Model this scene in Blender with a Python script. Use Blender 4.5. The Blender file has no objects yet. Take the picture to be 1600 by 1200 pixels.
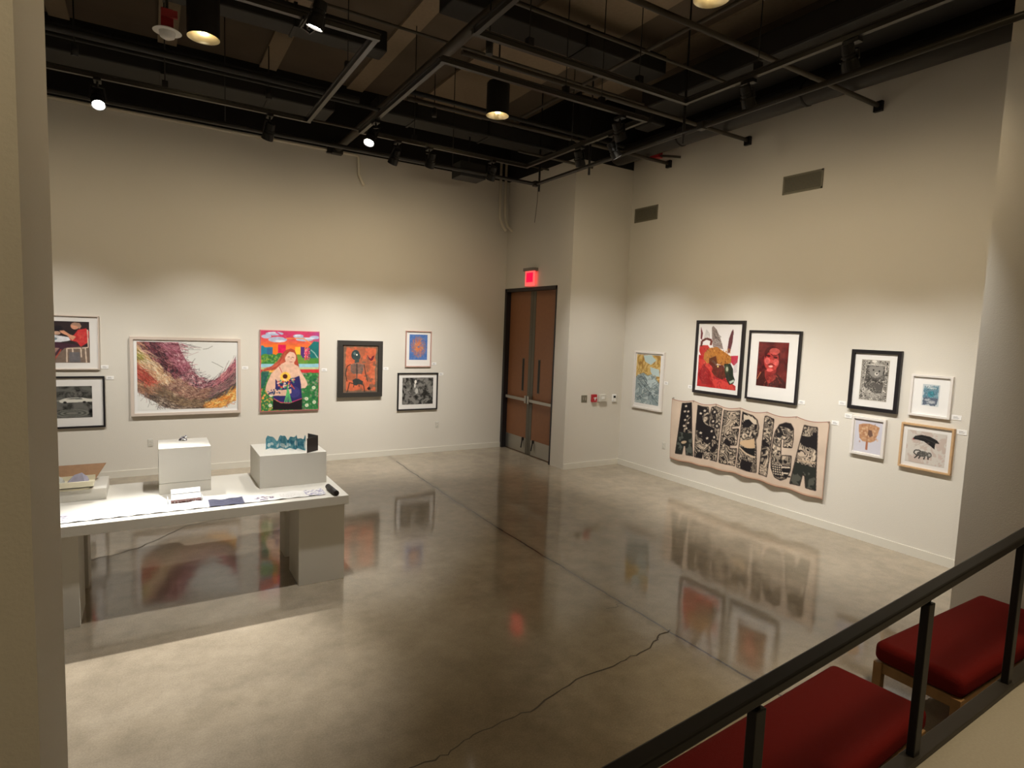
import bpy, math, random
import numpy as np
from mathutils import Vector, Matrix
random.seed(7)
SC = bpy.context.scene
COL = SC.collection
# ------------------------------------------------------------------ camera
def make_camera():
    yaw, pit, rol = 0.5514156, -0.0905193, 0.0380714
    f = Vector((math.sin(yaw)*math.cos(pit), math.cos(yaw)*math.cos(pit), math.sin(pit)))
    r = Vector((math.cos(yaw), -math.sin(yaw), 0)); u = r.cross(f)
    r2 = math.cos(rol)*r + math.sin(rol)*u; u2 = -math.sin(rol)*r + math.cos(rol)*u
    m = Matrix((r2, u2, -f)).transposed().to_4x4()
    m.translation = Vector((0, 0, 2.5))
    cd = bpy.data.cameras.new('camera'); cd.sensor_width = 36; cd.lens = 926.08/1600*36
    cd.clip_start = 0.05; cd.clip_end = 100
    o = bpy.data.objects.new('camera', cd); COL.objects.link(o); o.matrix_world = m
    SC.camera = o
make_camera()
# ------------------------------------------------------------------ world, exposure
w = bpy.data.worlds.new('world'); SC.world = w; w.use_nodes = True
w.node_tree.nodes['Background'].inputs[0].default_value = (0.01, 0.009, 0.008, 1)
w.node_tree.nodes['Background'].inputs[1].default_value = 0.3
SC.view_settings.view_transform = 'Standard'; SC.view_settings.look = 'None'
SC.view_settings.gamma = 1; SC.view_settings.use_curve_mapping = False
SC.view_settings.exposure = 0.18
WARM = (1.0, 0.98, 0.945)
SPILLC = (1.0, 0.80, 0.50)
FILLC = (1.0, 0.76, 0.40)
SPILL = .13
def spot(pos, target, watt, deg=55, blend=1.0, rad=0.04, parent=None, color=WARM):
    ld = bpy.data.lights.new('spot_light', 'SPOT'); ld.energy = watt; ld.color = color
    ld.spot_size = math.radians(deg); ld.spot_blend = blend; ld.shadow_soft_size = rad
    o = bpy.data.objects.new('spot_light', ld); COL.objects.link(o)
    d = (Vector(target)-Vector(pos)).normalized()
    p = Vector(pos)
    o.rotation_euler = d.to_track_quat('-Z', 'Y').to_euler()
    o.location = p - (parent.location if parent else Vector((0, 0, 0)))
    if parent: o.parent = parent
    return o
# unseen soft lights on the camera side of the rail
la = bpy.data.lights.new('landing_light', 'AREA'); la.energy = 30; la.size = 1.6; la.color = FILLC
lo = bpy.data.objects.new('landing_light', la); COL.objects.link(lo); lo.location = (3.6, -1.0, 6.6)
spot((4.6, -.6, 6.4), (4.1, .5, .6), 640, 48, 1.0, .45, color=SPILLC)
spot((-1.6, -1.2, 6.2), (-.9, 1.73, 2.0), 190, 110, 1.0, .3, color=SPILLC)  # added unseen lamp that brightens the near left wall
spot((3.0, -.8, 6.3), (-.24, 1.98, 4.2), 200, 34, 1.0, .3, color=SPILLC)  # added unseen lamp, aimed only to brighten the left jamb

# ------------------------------------------------------------------ materials
def S(c):
    c = [v/255 for v in c]
    return tuple(v/12.92 if v <= .04045 else ((v+.055)/1.055)**2.4 for v in c)
def mat(name, rgb, rough=.6, metal=0, bump=0, bscale=60, vary=0, emit=None, estr=0, spec=.5):
    m = bpy.data.materials.new(name); m.use_nodes = True
    nt = m.node_tree; b = nt.nodes['Principled BSDF']
    b.inputs['Base Color'].default_value = (*rgb, 1); b.inputs['Roughness'].default_value = rough
    b.inputs['Metallic'].default_value = metal; b.inputs['Specular IOR Level'].default_value = spec
    if emit:
        b.inputs['Emission Color'].default_value = (*emit, 1); b.inputs['Emission Strength'].default_value = estr
    if bump or vary:
        tc = nt.nodes.new('ShaderNodeTexCoord'); nz = nt.nodes.new('ShaderNodeTexNoise')
        nz.inputs['Scale'].default_value = bscale; nz.inputs['Detail'].default_value = 4
        nt.links.new(tc.outputs['Object'], nz.inputs['Vector'])
        if bump:
            bp = nt.nodes.new('ShaderNodeBump'); bp.inputs['Strength'].default_value = bump; bp.inputs['Distance'].default_value = .01
            nt.links.new(nz.outputs['Fac'], bp.inputs['Height']); nt.links.new(bp.outputs['Normal'], b.inputs['Normal'])
        if vary:
            mx = nt.nodes.new('ShaderNodeMix'); mx.data_type = 'RGBA'
            mx.inputs['A'].default_value = (*[v*(1-vary) for v in rgb], 1); mx.inputs['B'].default_value = (*[min(1, v*(1+vary)) for v in rgb], 1)
            nt.links.new(nz.outputs['Fac'], mx.inputs['Factor']); nt.links.new(mx.outputs['Result'], b.inputs['Base Color'])
    return m
WALLC = (.68, .645, .575)
M_wall = mat('wall_paint', WALLC, .75, bump=.15, bscale=90, spec=.25)
M_black = mat('black_paint', (.012, .011, .010), .6)
M_blackm = mat('black_metal', (.009, .008, .008), .42, spec=.35)
M_pipe = mat('dull_brown_pipe', (.055, .044, .032), .5)
M_trackm = mat('dark_grey_track', (.032, .028, .023), .38)
M_rib = mat('ceiling_rib_concrete', (.31, .24, .165), .9, bump=.1, bscale=20, vary=.15)
M_deck = mat('ceiling_deck_dark', (.13, .10, .072), .9, vary=.2, bscale=2)
M_white = mat('white_paint', (.69, .66, .59), .55, spec=.3)
M_trimw = mat('baseboard_paint', (.68, .65, .57), .5, spec=.3)
M_paper = mat('white_paper', (.86, .85, .83), .8, spec=.2)
M_mat = mat('mat_board', (.80, .78, .75), .85, spec=.2)
M_wframe = mat('white_frame', (.74, .70, .66), .45)
M_bframe = mat('black_frame', (.012, .010, .012), .4)
M_pframe = mat('pink_wood_frame', (.50, .30, .25), .5)
M_sframe = mat('pale_wood_frame', (.62, .53, .46), .5)
M_tframe = mat('tan_wood_frame', (.56, .36, .19), .5, vary=.12, bscale=25)
M_wood = mat('bench_oak', (.30, .17, .07), .45, vary=.25, bscale=18)
M_door = mat('door_veneer', (.25, .105, .045), .5, vary=.12, bscale=14)
M_steel = mat('brushed_steel', (.42, .40, .36), .35, metal=.85)
M_bronze = mat('olive_metal', (.13, .12, .095), .45, metal=.5)
M_plate = mat('ivory_plastic', (.60, .58, .52), .5)
M_platew = mat('white_plastic', (.82, .82, .80), .4)
M_dark = mat('dark_slot', (.01, .01, .01), .6)
M_redp = mat('red_plastic', (.45, .02, .03), .4)
M_vent = mat('olive_vent_metal', (.19, .175, .125), .55)
M_pipew = mat('painted_conduit', (.82, .76, .62), .55)
M_glass = None
def glass_mat():
    m = bpy.data.materials.new('picture_glazing'); m.use_nodes = True; nt = m.node_tree
    nt.nodes.clear()
    out = nt.nodes.new('ShaderNodeOutputMaterial'); mx = nt.nodes.new('ShaderNodeMixShader')
    tr = nt.nodes.new('ShaderNodeBsdfTransparent'); gl = nt.nodes.new('ShaderNodeBsdfGlossy')
    gl.inputs['Roughness'].default_value = .04
    lw = nt.nodes.new('ShaderNodeLayerWeight'); pw = nt.nodes.new('ShaderNodeMath'); pw.operation = 'POWER'; pw.inputs[1].default_value = 5
    ma = nt.nodes.new('ShaderNodeMath'); ma.operation = 'MULTIPLY_ADD'; ma.inputs[1].default_value = .8; ma.inputs[2].default_value = .035
    lw.inputs['Blend'].default_value = .5
    nt.links.new(lw.outputs['Facing'], pw.inputs[0]); nt.links.new(pw.outputs[0], ma.inputs[0]); nt.links.new(ma.outputs[0], mx.inputs[0]); nt.links.new(tr.outputs[0], mx.inputs[1]); nt.links.new(gl.outputs[0], mx.inputs[2])
    nt.links.new(mx.outputs[0], out.inputs[0]); return m
M_glass = glass_mat()
def fabric_mat(name, rgb):
    m = mat(name, rgb, .85, bump=.5, bscale=350, vary=.18, spec=.15); return m
M_red = fabric_mat('red_wool_upholstery', (.145, .007, .006))
def split_wall(name, z):      # cream paint below, black paint above the height z
    m = mat(name, WALLC, .75, bump=.15, bscale=90, spec=.25); nt = m.node_tree; b = nt.nodes['Principled BSDF']
    g = nt.nodes.new('ShaderNodeNewGeometry'); sp = nt.nodes.new('ShaderNodeSeparateXYZ'); gt = nt.nodes.new('ShaderNodeMath')
    gt.operation = 'GREATER_THAN'; gt.inputs[1].default_value = z
    mx = nt.nodes.new('ShaderNodeMix'); mx.data_type = 'RGBA'
    mx.inputs['A'].default_value = (*WALLC, 1); mx.inputs['B'].default_value = (.014, .012, .011, 1)
    nt.links.new(g.outputs['Position'], sp.inputs[0]); nt.links.new(sp.outputs['Z'], gt.inputs[0])
    nt.links.new(gt.outputs[0], mx.inputs['Factor']); nt.links.new(mx.outputs['Result'], b.inputs['Base Color'])
    return m
M_wallL = split_wall('wall_paint_with_black_top', 5.53)
M_wallR = split_wall('right_wall_paint_with_black_top', 5.74)
def floor_mat():
    m = bpy.data.materials.new('polished_concrete'); m.use_nodes = True; nt = m.node_tree; N = nt.nodes; L = nt.links
    b = N['Principled BSDF']
    g = N.new('ShaderNodeNewGeometry')
    def noise(sc, det=5, rough=.6, vec=None):
        n = N.new('ShaderNodeTexNoise'); n.inputs['Scale'].default_value = sc; n.inputs['Detail'].default_value = det; n.inputs['Roughness'].default_value = rough
        L.new(vec or g.outputs['Position'], n.inputs['Vector']); return n
    n1 = noise(.55, 6, .65); n2 = noise(5, 6, .7); n3 = noise(90, 2)
    cr = N.new('ShaderNodeValToRGB'); cr.color_ramp.elements[0].position = .3; cr.color_ramp.elements[1].position = .72
    cr.color_ramp.elements[0].color = (.25, .205, .145, 1); cr.color_ramp.elements[1].color = (.44, .37, .275, 1)
    L.new(n1.outputs['Fac'], cr.inputs['Fac'])
    mx = N.new('ShaderNodeMix'); mx.data_type = 'RGBA'; mx.blend_type = 'MULTIPLY'; mx.inputs['Factor'].default_value = 1
    r2 = N.new('ShaderNodeMapRange'); r2.inputs['From Min'].default_value = .3; r2.inputs['From Max'].default_value = .7; r2.inputs['To Min'].default_value = .84; r2.inputs['To Max'].default_value = 1.1
    L.new(n2.outputs['Fac'], r2.inputs['Value']); L.new(cr.outputs['Color'], mx.inputs['A']); L.new(r2.outputs['Result'], mx.inputs['B'])
    mx3 = N.new('ShaderNodeMix'); mx3.data_type = 'RGBA'; mx3.blend_type = 'MULTIPLY'; mx3.inputs['Factor'].default_value = 1
    r3 = N.new('ShaderNodeMapRange'); r3.inputs['From Min'].default_value = .3; r3.inputs['From Max'].default_value = .7; r3.inputs['To Min'].default_value = .88; r3.inputs['To Max'].default_value = 1.08
    L.new(n3.outputs['Fac'], r3.inputs['Value']); L.new(mx.outputs['Result'], mx3.inputs['A']); L.new(r3.outputs['Result'], mx3.inputs['B'])
    # saw-cut control joint running along Y
    sp = N.new('ShaderNodeSeparateXYZ'); L.new(g.outputs['Position'], sp.inputs[0])
    nw = noise(2.2, 3); 
    def math_(op, a, bv):
        k = N.new('ShaderNodeMath'); k.operation = op
        for i, v in ((0, a), (1, bv)):
            if hasattr(v, 'default_value') or hasattr(v, 'links'): L.new(v, k.inputs[i])
            else: k.inputs[i].default_value = v
        return k.outputs[0]
    wob = math_('MULTIPLY', math_('SUBTRACT', nw.outputs['Fac'], .5), .07)
    # the joint bows gently by a few centimetres along its length
    yy = math_('SUBTRACT', sp.outputs['Y'], 5.0)
    bow = math_('MULTIPLY', math_('MULTIPLY', yy, yy), .0052)
    dx = math_('ABSOLUTE', math_('SUBTRACT', math_('SUBTRACT', math_('SUBTRACT', sp.outputs['X'], 3.735), bow), wob), 0)
    msk = math_('MULTIPLY', math_('LESS_THAN', dx, .011), math_('LESS_THAN', sp.outputs['Y'], 10.3))
    halo = N.new('ShaderNodeMapRange'); halo.inputs['From Min'].default_value = .0; halo.inputs['From Max'].default_value = .09; halo.inputs['To Min'].default_value = .75; halo.inputs['To Max'].default_value = 1
    L.new(dx, halo.inputs['Value'])
    mx4 = N.new('ShaderNodeMix'); mx4.data_type = 'RGBA'; mx4.blend_type = 'MULTIPLY'; mx4.inputs['Factor'].default_value = 1
    L.new(mx3.outputs['Result'], mx4.inputs['A']); L.new(halo.outputs['Result'], mx4.inputs['B'])
    mx5 = N.new('ShaderNodeMix'); mx5.data_type = 'RGBA'; mx5.inputs['B'].default_value = (.05, .04, .03, 1)
    L.new(msk, mx5.inputs['Factor']); L.new(mx4.outputs['Result'], mx5.inputs['A'])
    L.new(mx5.outputs['Result'], b.inputs['Base Color'])
    rr = N.new('ShaderNodeMapRange'); rr.inputs['From Min'].default_value = .3; rr.inputs['From Max'].default_value = .7; rr.inputs['To Min'].default_value = .06; rr.inputs['To Max'].default_value = .11
    L.new(n1.outputs['Fac'], rr.inputs['Value']); L.new(rr.outputs['Result'], b.inputs['Roughness'])
    b.inputs['IOR'].default_value = 1.75
    nb = noise(1.6, 3); bp = N.new('ShaderNodeBump'); bp.inputs['Strength'].default_value = .12; bp.inputs['Distance'].default_value = .02
    L.new(nb.outputs['Fac'], bp.inputs['Height']); L.new(bp.outputs['Normal'], b.inputs['Normal'])
    return m
M_floor = floor_mat()
M_crack = mat('floor_crack', (.08, .065, .045), .7)
def attr_mat():
    m = bpy.data.materials.new('painted_picture'); m.use_nodes = True; nt = m.node_tree
    a = nt.nodes.new('ShaderNodeAttribute'); a.attribute_name = 'paint'
    b = nt.nodes['Principled BSDF']; b.inputs['Roughness'].default_value = .7; b.inputs['Specular IOR Level'].default_value = .2
    nt.links.new(a.outputs['Color'], b.inputs['Base Color']); return m
M_paint = attr_mat()

# ------------------------------------------------------------------ mesh helpers
class MB:
    def __init__(s): s.v = []; s.f = []; s.mi = []; s.smooth = []
    def add(s, vs, fs, mi=0, smooth=False):
        n = len(s.v); s.v += [tuple(v) for v in vs]
        s.f += [tuple(i+n for i in f) for f in fs]; s.mi += [mi]*len(fs); s.smooth += [smooth]*len(fs); return s
    def box(s, x0, x1, y0, y1, z0, z1, mi=0):
        vs = [(x, y, z) for x in (x0, x1) for y in (y0, y1) for z in (z0, z1)]
        fs = [(0, 1, 3, 2), (4, 6, 7, 5), (0, 4, 5, 1), (2, 3, 7, 6), (0, 2, 6, 4), (1, 5, 7, 3)]
        return s.add(vs, fs, mi)
    def tube(s, pts, r, seg=10, mi=0, cap=True):
        pts = [Vector(p) for p in pts]; n = len(pts); rs = r if isinstance(r, (list, tuple)) else [r]*n
        vs = []; up = None
        for i, p in enumerate(pts):
            t = (pts[min(i+1, n-1)]-pts[max(i-1, 0)]).normalized()
            if up is None:
                up = t.orthogonal().normalized()
            else:
                up = (up - t*up.dot(t)).normalized()
            sd = t.cross(up)
            for k in range(seg):
                a = 2*math.pi*k/seg; vs.append(p + (up*math.cos(a)+sd*math.sin(a))*rs[i])
        fs = [(i*seg+k, i*seg+(k+1) % seg, (i+1)*seg+(k+1) % seg, (i+1)*seg+k) for i in range(n-1) for k in range(seg)]
        s.add(vs, fs, mi, True)
        if cap:
            s.add([], []); m = len(s.v)-len(vs)
            s.f.append(tuple(m+k for k in reversed(range(seg)))); s.mi.append(mi); s.smooth.append(False)
            s.f.append(tuple(m+(n-1)*seg+k for k in range(seg))); s.mi.append(mi); s.smooth.append(False)
        return s
    def bar(s, a, b, w, h, mi=0):    # rectangular bar between two points, w sideways, h up
        a = Vector(a); b = Vector(b); t = (b-a).normalized()
        z = Vector((0, 0, 1)); sd = t.cross(z)
        sd = sd.normalized() if sd.length > .01 else Vector((1, 0, 0)); up = sd.cross(t).normalized()
        vs = []
        for p in (a, b):
            for (i, j) in ((-1, -1), (1, -1), (1, 1), (-1, 1)): vs.append(p+sd*i*w/2+up*j*h/2)
        return s.add(vs, [(0, 1, 2, 3), (7, 6, 5, 4), (0, 4, 5, 1), (1, 5, 6, 2), (2, 6, 7, 3), (3, 7, 4, 0)], mi)
    def build(s, name, m, parent=None, bevel=0, loc=None):
        me = bpy.data.meshes.new(name); me.from_pydata(s.v, [], s.f)
        ms = m if isinstance(m, (list, tuple)) else [m]
        for x in ms: me.materials.append(x)
        me.polygons.foreach_set('material_index', s.mi); me.polygons.foreach_set('use_smooth', s.smooth)
        me.update()
        o = bpy.data.objects.new(name, me); COL.objects.link(o)
        if parent: o.parent = parent
        if loc: o.location = loc
        if bevel:
            b = o.modifiers.new('bevel', 'BEVEL'); b.width = bevel; b.segments = 2; b.limit_method = 'ANGLE'
        import bmesh
        bm = bmesh.new(); bm.from_mesh(me); bmesh.ops.recalc_face_normals(bm, faces=bm.faces); bm.to_mesh(me); bm.free()
        return o
def tag(o, label, cat, group=None, kind=None):
    if label: o['label'] = label
    if cat: o['category'] = cat
    if group: o['group'] = group
    if kind: o['kind'] = kind
    return o
def thing(name, loc, label, cat, group=None, rotz=0):
    o = bpy.data.objects.new(name, None); COL.objects.link(o); o.location = loc; o.rotation_euler = (0, 0, rotz)
    o.empty_display_size = .1
    return tag(o, label, cat, group)
def struct(name, mb, m, parent=None, **k):
    o = mb.build(name, m, parent, **k); o['kind'] = 'structure'; return o

# ------------------------------------------------------------------ room shell
LY, RX, VX, VY, H = 10.81, 7.73, 6.406, 8.54, 7.0
WX = -4.6                                   # far end of the gallery, out of view
fl = MB().box(WX, RX, 2.9, LY, -.2, 0)
fl.v = []; fl.f = []; fl.mi = []; fl.smooth = []
fl.box(WX-.1, RX+.1, 1.15, LY+.1, -.2, 0)
def ribbon(mb, pts, w, z=.0012, mi=1):
    vs = []; n = len(pts)
    for i, p in enumerate(pts):
        a = Vector((*pts[max(i-1, 0)], 0)); b = Vector((*pts[min(i+1, n-1)], 0)); t = (b-a).normalized()
        nrm = Vector((-t.y, t.x, 0)); ww = w*(.7+.6*random.random())/2
        vs += [(p[0]+nrm.x*ww, p[1]+nrm.y*ww, z), (p[0]-nrm.x*ww, p[1]-nrm.y*ww, z)]
    mb.add(vs, [(2*i, 2*i+1, 2*i+3, 2*i+2) for i in range(n-1)], mi)
def jag(pts, n=5, a=.018):
    out = []
    for p, q in zip(pts, pts[1:]):
        for k in range(n):
            t = k/n; out.append((p[0]+(q[0]-p[0])*t+(random.uniform(-a, a) if k else 0), p[1]+(q[1]-p[1])*t+(random.uniform(-a, a) if k else 0)))
    return out+[pts[-1]]
ribbon(fl, jag([(3.77, 3.395), (3.62, 3.375), (3.549, 3.319), (3.276, 3.242), (3.053, 3.216), (2.601, 3.191), (2.179, 3.06), (1.97, 3.046), (1.678, 3.024), (1.464, 2.939), (1.23, 2.95), (.9, 2.86)]), .011)
ribbon(fl, jag([(-.9, 7.1), (-.521, 7.194), (-.136, 7.364), (.013, 7.529), (.346, 7.945), (.702, 8.046), (1.1, 8.1)]), .014)
ribbon(fl, jag([(3.53, 3.95), (3.66, 3.93), (3.74, 3.99)], 3), .006)
struct('floor', fl, [M_floor, M_crack])
landing = MB().box(-3.5, 6.2, -3.5, 1.19, -.2, .60)
struct('trim_1', landing, mat('landing_concrete', (.36, .33, .28), .55, bump=.2, bscale=80, vary=.12))['label'] = 'raised concrete landing behind the rail'
struct('ceiling', MB().box(WX-.1, RX+.1, -3.6, LY+.1, 6.64, H+.15), M_deck)
struct('wall_left', MB().box(WX-.1, VX+.02, LY, LY+.15, 0, H), M_wallL)
struct('wall_right', MB().box(RX, RX+.15, -3.5, VY+.1, 0, H), M_wallR)
struct('wall_nook', MB().box(VX+.16, RX, VY, VY+.15, 0, H), M_wallL)
struct('wall_entry', MB().box(VX, VX+.16, VY, 8.955, 0, H).box(VX, VX+.16, 8.955, LY, 3.352, H), M_wallL)
struct('wall_west', MB().box(WX-.15, WX, -3.5, LY, 0, H), M_wall)
struct('wall_near_left', MB().box(WX, -.24, 1.73, 2.23, 0, H), M_wall)
struct('wall_near_right', MB().box(5.98, RX, 1.73, 2.23, 0, H), M_wall)
struct('wall_behind', MB().box(WX, RX, -3.6, -3.45, 0, H), M_wall)
struct('baseboard_left', MB().box(WX, VX-.002, LY-.016, LY, 0, .105), M_trimw)
struct('baseboard_right', MB().box(RX-.016, RX, 2.23, VY-.016, 0, .105), M_trimw)
struct('baseboard_nook', MB().box(VX-.002, RX, VY-.016, VY, 0, .105), M_trimw)
# doors in the entry wall
fr = MB().box(VX-.012, VX+.155, 10.735, LY, 0, 3.352).box(VX-.012, VX+.155, 8.955, 8.985, 0, 3.352).box(VX-.012, VX+.155, 8.955, LY, 3.285, 3.352)
struct('trim_2', fr, M_bframe)['label'] = 'black metal door frame'
def door(n, y0, y1, seam_at_low, lab):
    x = 6.50
    d = MB().box(x, x+.045, y0, y1, .012, 3.283); o = struct('door_%d' % n, d, M_door)
    sy0, sy1 = (y0, y0+.095) if seam_at_low else (y1-.095, y1)
    MB().box(x-.006, x-.001, sy0, sy1, .015, 3.28).build('edge_stile', M_bronze, o)['label'] = 'olive metal edge strip'
    k0, k1 = (sy1, y1) if seam_at_low else (y0, sy0)
    MB().box(x-.005, x-.001, y0 if not seam_at_low else sy0, y1 if seam_at_low else sy1, .02, .325).build('kick_plate', M_steel, o)['label'] = 'steel kick plate'
    vy = (k0+.16, k0+.215) if seam_at_low else (k1-.215, k1-.16)
    MB().box(x-.004, x-.001, vy[0]-.012, vy[1]+.012, 1.275, 1.945).box(x-.006, x-.002, vy[0], vy[1], 1.29, 1.93, 1).build('vision_panel', [M_bronze, M_dark], o)['label'] = 'narrow dark glass slot'
    b = MB().box(x-.075, x-.045, k0-.06 if seam_at_low else k0+.04, k1-.04 if seam_at_low else k1+.06, 1.085, 1.145)
    b.box(x-.085, x, sy0+.015, sy1-.015, 1.05, 1.2)
    b.box(x-.06, x, (k1-.10) if seam_at_low else (k0+.04), (k1-.04) if seam_at_low else (k0+.10), 1.09, 1.14)
    b.build('panic_bar', M_steel, o, bevel=.006)['label'] = 'steel push bar'
    yy = sy1+.09 if seam_at_low else sy0-.09
    MB().box(x-.03, x, yy-.02, yy+.02, .27, .33).bar((x-.02, yy, .30), (x-.05, yy, .12), .018, .018).build('door_stop', M_blackm, o)
door(1, 9.868, 10.733, True, 'left')
door(2, 8.987, 9.862, False, 'right')

# ------------------------------------------------------------------ ceiling: ribs, ducts, pipes, tracks
for i, (a, b) in enumerate([(-3.95, -3.65), (-2.53, -2.26), (-1.12, -.88), (.18, .43), (1.60, 1.86), (3.02, 3.30), (4.30, 5.65), (6.45, 6.95)]):
    struct('trim_%d' % (i+3), MB().box(a, b, -3.4, LY, 6.60, 6.66), M_rib)
def duct(y0, y1, x0, x1, z0, z1, lab, m=M_black):
    t = thing('air_duct', ((x0+x1)/2, (y0+y1)/2, z0), lab, 'air duct', 'black ducts across the ceiling')
    cx, cy = (x0+x1)/2, (y0+y1)/2
    MB().box(x0-cx, x1-cx, y0-cy, y1-cy, 0, z1-z0).build('duct_body', m, t, bevel=.02); du = t; t = du.children[0]
    k = x0+.6
    while k < x1-.3:
        MB().box(k-cx-.02, k-cx+.02, y0-cy-.012, y1-cy+.012, -.012, z1-z0+.01).build('duct_seam', M_blackm, t); k += 1.3
    return du
duct(9.2, 9.75, -4.3, 2.4, 5.62, 5.95, 'black rectangular duct running along beside the left wall')
duct(9.0, 9.4, 3.0, 6.2, 5.7, 5.95, 'short black duct near the corner above the doors')
duct(6.35, 6.75, 2.95, 6.25, 6.15, 6.4, 'black duct crossing the ceiling behind the middle downlight')
duct(7.5, 7.8, -4.3, 2.6, 5.9, 6.15, 'slim black duct above the downlight beside the column')
# fat round duct with a rounded end along the right wall
t = thing('round_duct', (7.22, 5.7, 5.65), 'fat round dark duct with rounded end running along the right wall', 'air duct')
pts = [(0, 2.82, 0), (0, 2.78, 0), (0, 2.72, 0), (0, 2.62, 0), (0, 0, 0), (0, -3.4, 0)]
MB().tube(pts, [.05, .10, .135, .15, .15, .15], 20).build('duct_body', mat('dark_duct', (.03, .027, .025), .5), t)
for yy in (-.9, 1.2): MB().tube([(0, yy, 0), (0, yy+.04, 0)], .158, 20).build('duct_strap', M_blackm, t)
t = thing('square_duct', (6.95, 3.9, 5.78), 'broad flat black duct beside the round one', 'air duct')
MB().box(-.55, .22, -1.6, 3.1, .1, .42).build('duct_body', M_black, t, bevel=.03)
MB().box(-.3, .0, 3.1, 3.5, -.02, .36).build('duct_outlet', M_black, t, bevel=.03)
def pipe(name, pts, r, lab, m=M_pipe, cat='pipe', grp=None, couplings=()):
    base = Vector(pts[0]); t = thing(name, base, lab, cat, grp)
    MB().tube([Vector(p)-base for p in pts], r, 12).build('pipe_run', m, t)
    for c in couplings:
        c = Vector(c)-base; MB().box(c.x-r*1.5, c.x+r*1.5, c.y-r*1.5, c.y+r*1.5, c.z-r*1.5, c.z+r*1.5).build('coupling', M_trackm, t, bevel=.008)
    return t
pipe('support_pipe', [(2.85, LY, 5.53), (2.85, 2.4, 5.53)], .062, 'thick brown pipe running from the left wall overhead', M_pipe, couplings=[(2.85, LY-.03, 5.53)])
for y, z, x0, lab in ((4.17, 5.42, 2.93, 'nearest'), (6.05, 5.465, 2.93, 'second'), (7.64, 5.465, 2.93, 'third')):
    t = pipe('strut_pipe', [(x0, y, z), (RX-.02, y, z)], .028, {'nearest': 'thin dark strut pipe meeting the right wall above the larger vent', 'second': 'thin dark strut pipe meeting the right wall left of the larger vent', 'third': 'thin dark strut pipe meeting the right wall above the smaller vent'}[lab], M_pipe, grp=None)
    MB().box(RX-.05-x0, RX-x0, -.05, .05, -.07, .05).build('wall_bracket', M_blackm, t)
pipe('strut_pipe', [(VX+.35, VY, 5.42), (5.2, VY, 5.42)][::-1], .022, 'short dark strut pipe meeting the corner wall right of the doors', M_pipe)
pipe('strut_pipe', [(-4.4, 8.19, 5.43), (5.7, 8.19, 5.43)], .022, 'long thin dark pipe parallel to the left wall over the tracks', M_black)
pipe('strut_pipe', [(-4.4, 7.66, 5.3), (2.3, 7.66, 5.3)], .035, 'black pipe across the ceiling left of the thick brown pipe', M_black)
pipe('strut_pipe', [(3.0, 7.9, 5.66), (6.9, 7.9, 5.66)], .03, 'black pipe across the ceiling right of the thick brown pipe', M_black)
for i, (y, z) in enumerate(((9.25, 5.45), (6.82, 5.9), (5.2, 5.65))):
    pipe('sprinkler_pipe', [(-4.3, y, z), (6.3, y, z)], .017, ['thin sprinkler pipe nearest the left wall', 'thin sprinkler pipe above the hanging downlights', 'thin sprinkler pipe nearest the landing'][i], M_pipe)
pipe('sprinkler_pipe', [(5.15, 2.4, 5.9), (5.15, 8.6, 5.9)], .022, 'thin pipe running away above the right-hand track', M_pipe)
# outer black pipe with an elbow near the corner
t = pipe('corner_pipe', [(-4.3, 8.9, 5.05), (5.70, 8.9, 5.05), (5.79, 8.88, 5.05), (5.81, 8.8, 5.05), (5.74, 1.0, 5.05)], .03, 'long dark pipe bending at an elbow above the doors and passing the right pillar', M_trackm, couplings=[(5.79, 8.88, 5.05), (5.76, 5.2, 5.05)])
for (x, y) in ((5.81, 8.80), (5.79, 7.4), (5.77, 5.5)):
    MB().tube([(x+4.3, y-8.9, -.14), (x+4.3, y-8.9, .2), (x+4.3, y-8.9, 1.9)], [.018, .018, .007], 8).build('hanger_rod', M_blackm, t)
for x in (-2.5, .9, 4.2):
    MB().tube([(x+4.3, 0, 0), (x+4.3, 0, 1.9)], .006, 6).build('hanger_rod', M_blackm, t)
def track(x0, x1, y0, y1, z, lab, sides='FBLR', hang=()):
    t = thing('lighting_track', (x0, y0, z), lab, 'lighting track', None)
    def one(a, b):
        mb = MB(); a = Vector(a); b = Vector(b)
        mb.bar(a, b, .045, .05); d = (b-a).normalized(); sd = d.cross(Vector((0, 0, 1)))
        for s in (-1, 1): mb.bar(a+sd*s*.03+Vector((0, 0, .022)), b+sd*s*.03+Vector((0, 0, .022)), .02, .012)
        mb.build('track_rail', M_trackm, t)
    W, D = x1-x0, y1-y0
    if 'B' in sides: one((-.03, D, 0), (W+.03, D, 0))
    if 'F' in sides: one((-.03, 0, 0), (W+.03, 0, 0))
    if 'L' in sides: one((0, .02, 0), (0, D-.02, 0))
    if 'R' in sides: one((W, .02, 0), (W, D-.02, 0))
    for (hx, hy) in hang:
        MB().tube([(hx-x0, hy-y0, .02), (hx-x0, hy-y0, 6.64-z)], .006, 6).build('hanger_rod', M_blackm, t)
        MB().box(hx-x0-.03, hx-x0+.03, hy-y0-.03, hy-y0+.03, .02, .10).build('hanger_clamp', M_blackm, t)
track(-4.2, 1.77, 5.41, 8.05, 5.05, 'black rectangular lighting track over the white table', hang=((1.77, 6.3), (.2, 8.05), (-2, 8.05), (.6, 5.41)))
track(2.45, 5.07, 5.46, 8.05, 5.05, 'black rectangular lighting track in front of the doors', hang=((3.2, 8.05), (3.9, 5.46), (5.07, 6.9), (4.4, 5.46)))
track(2.45, 5.04, 1.9, 4.80, 5.05, 'black rectangular lighting track nearest the landing', hang=((3.0, 4.8), (4.35, 4.8), (5.04, 3.9)))
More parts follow.
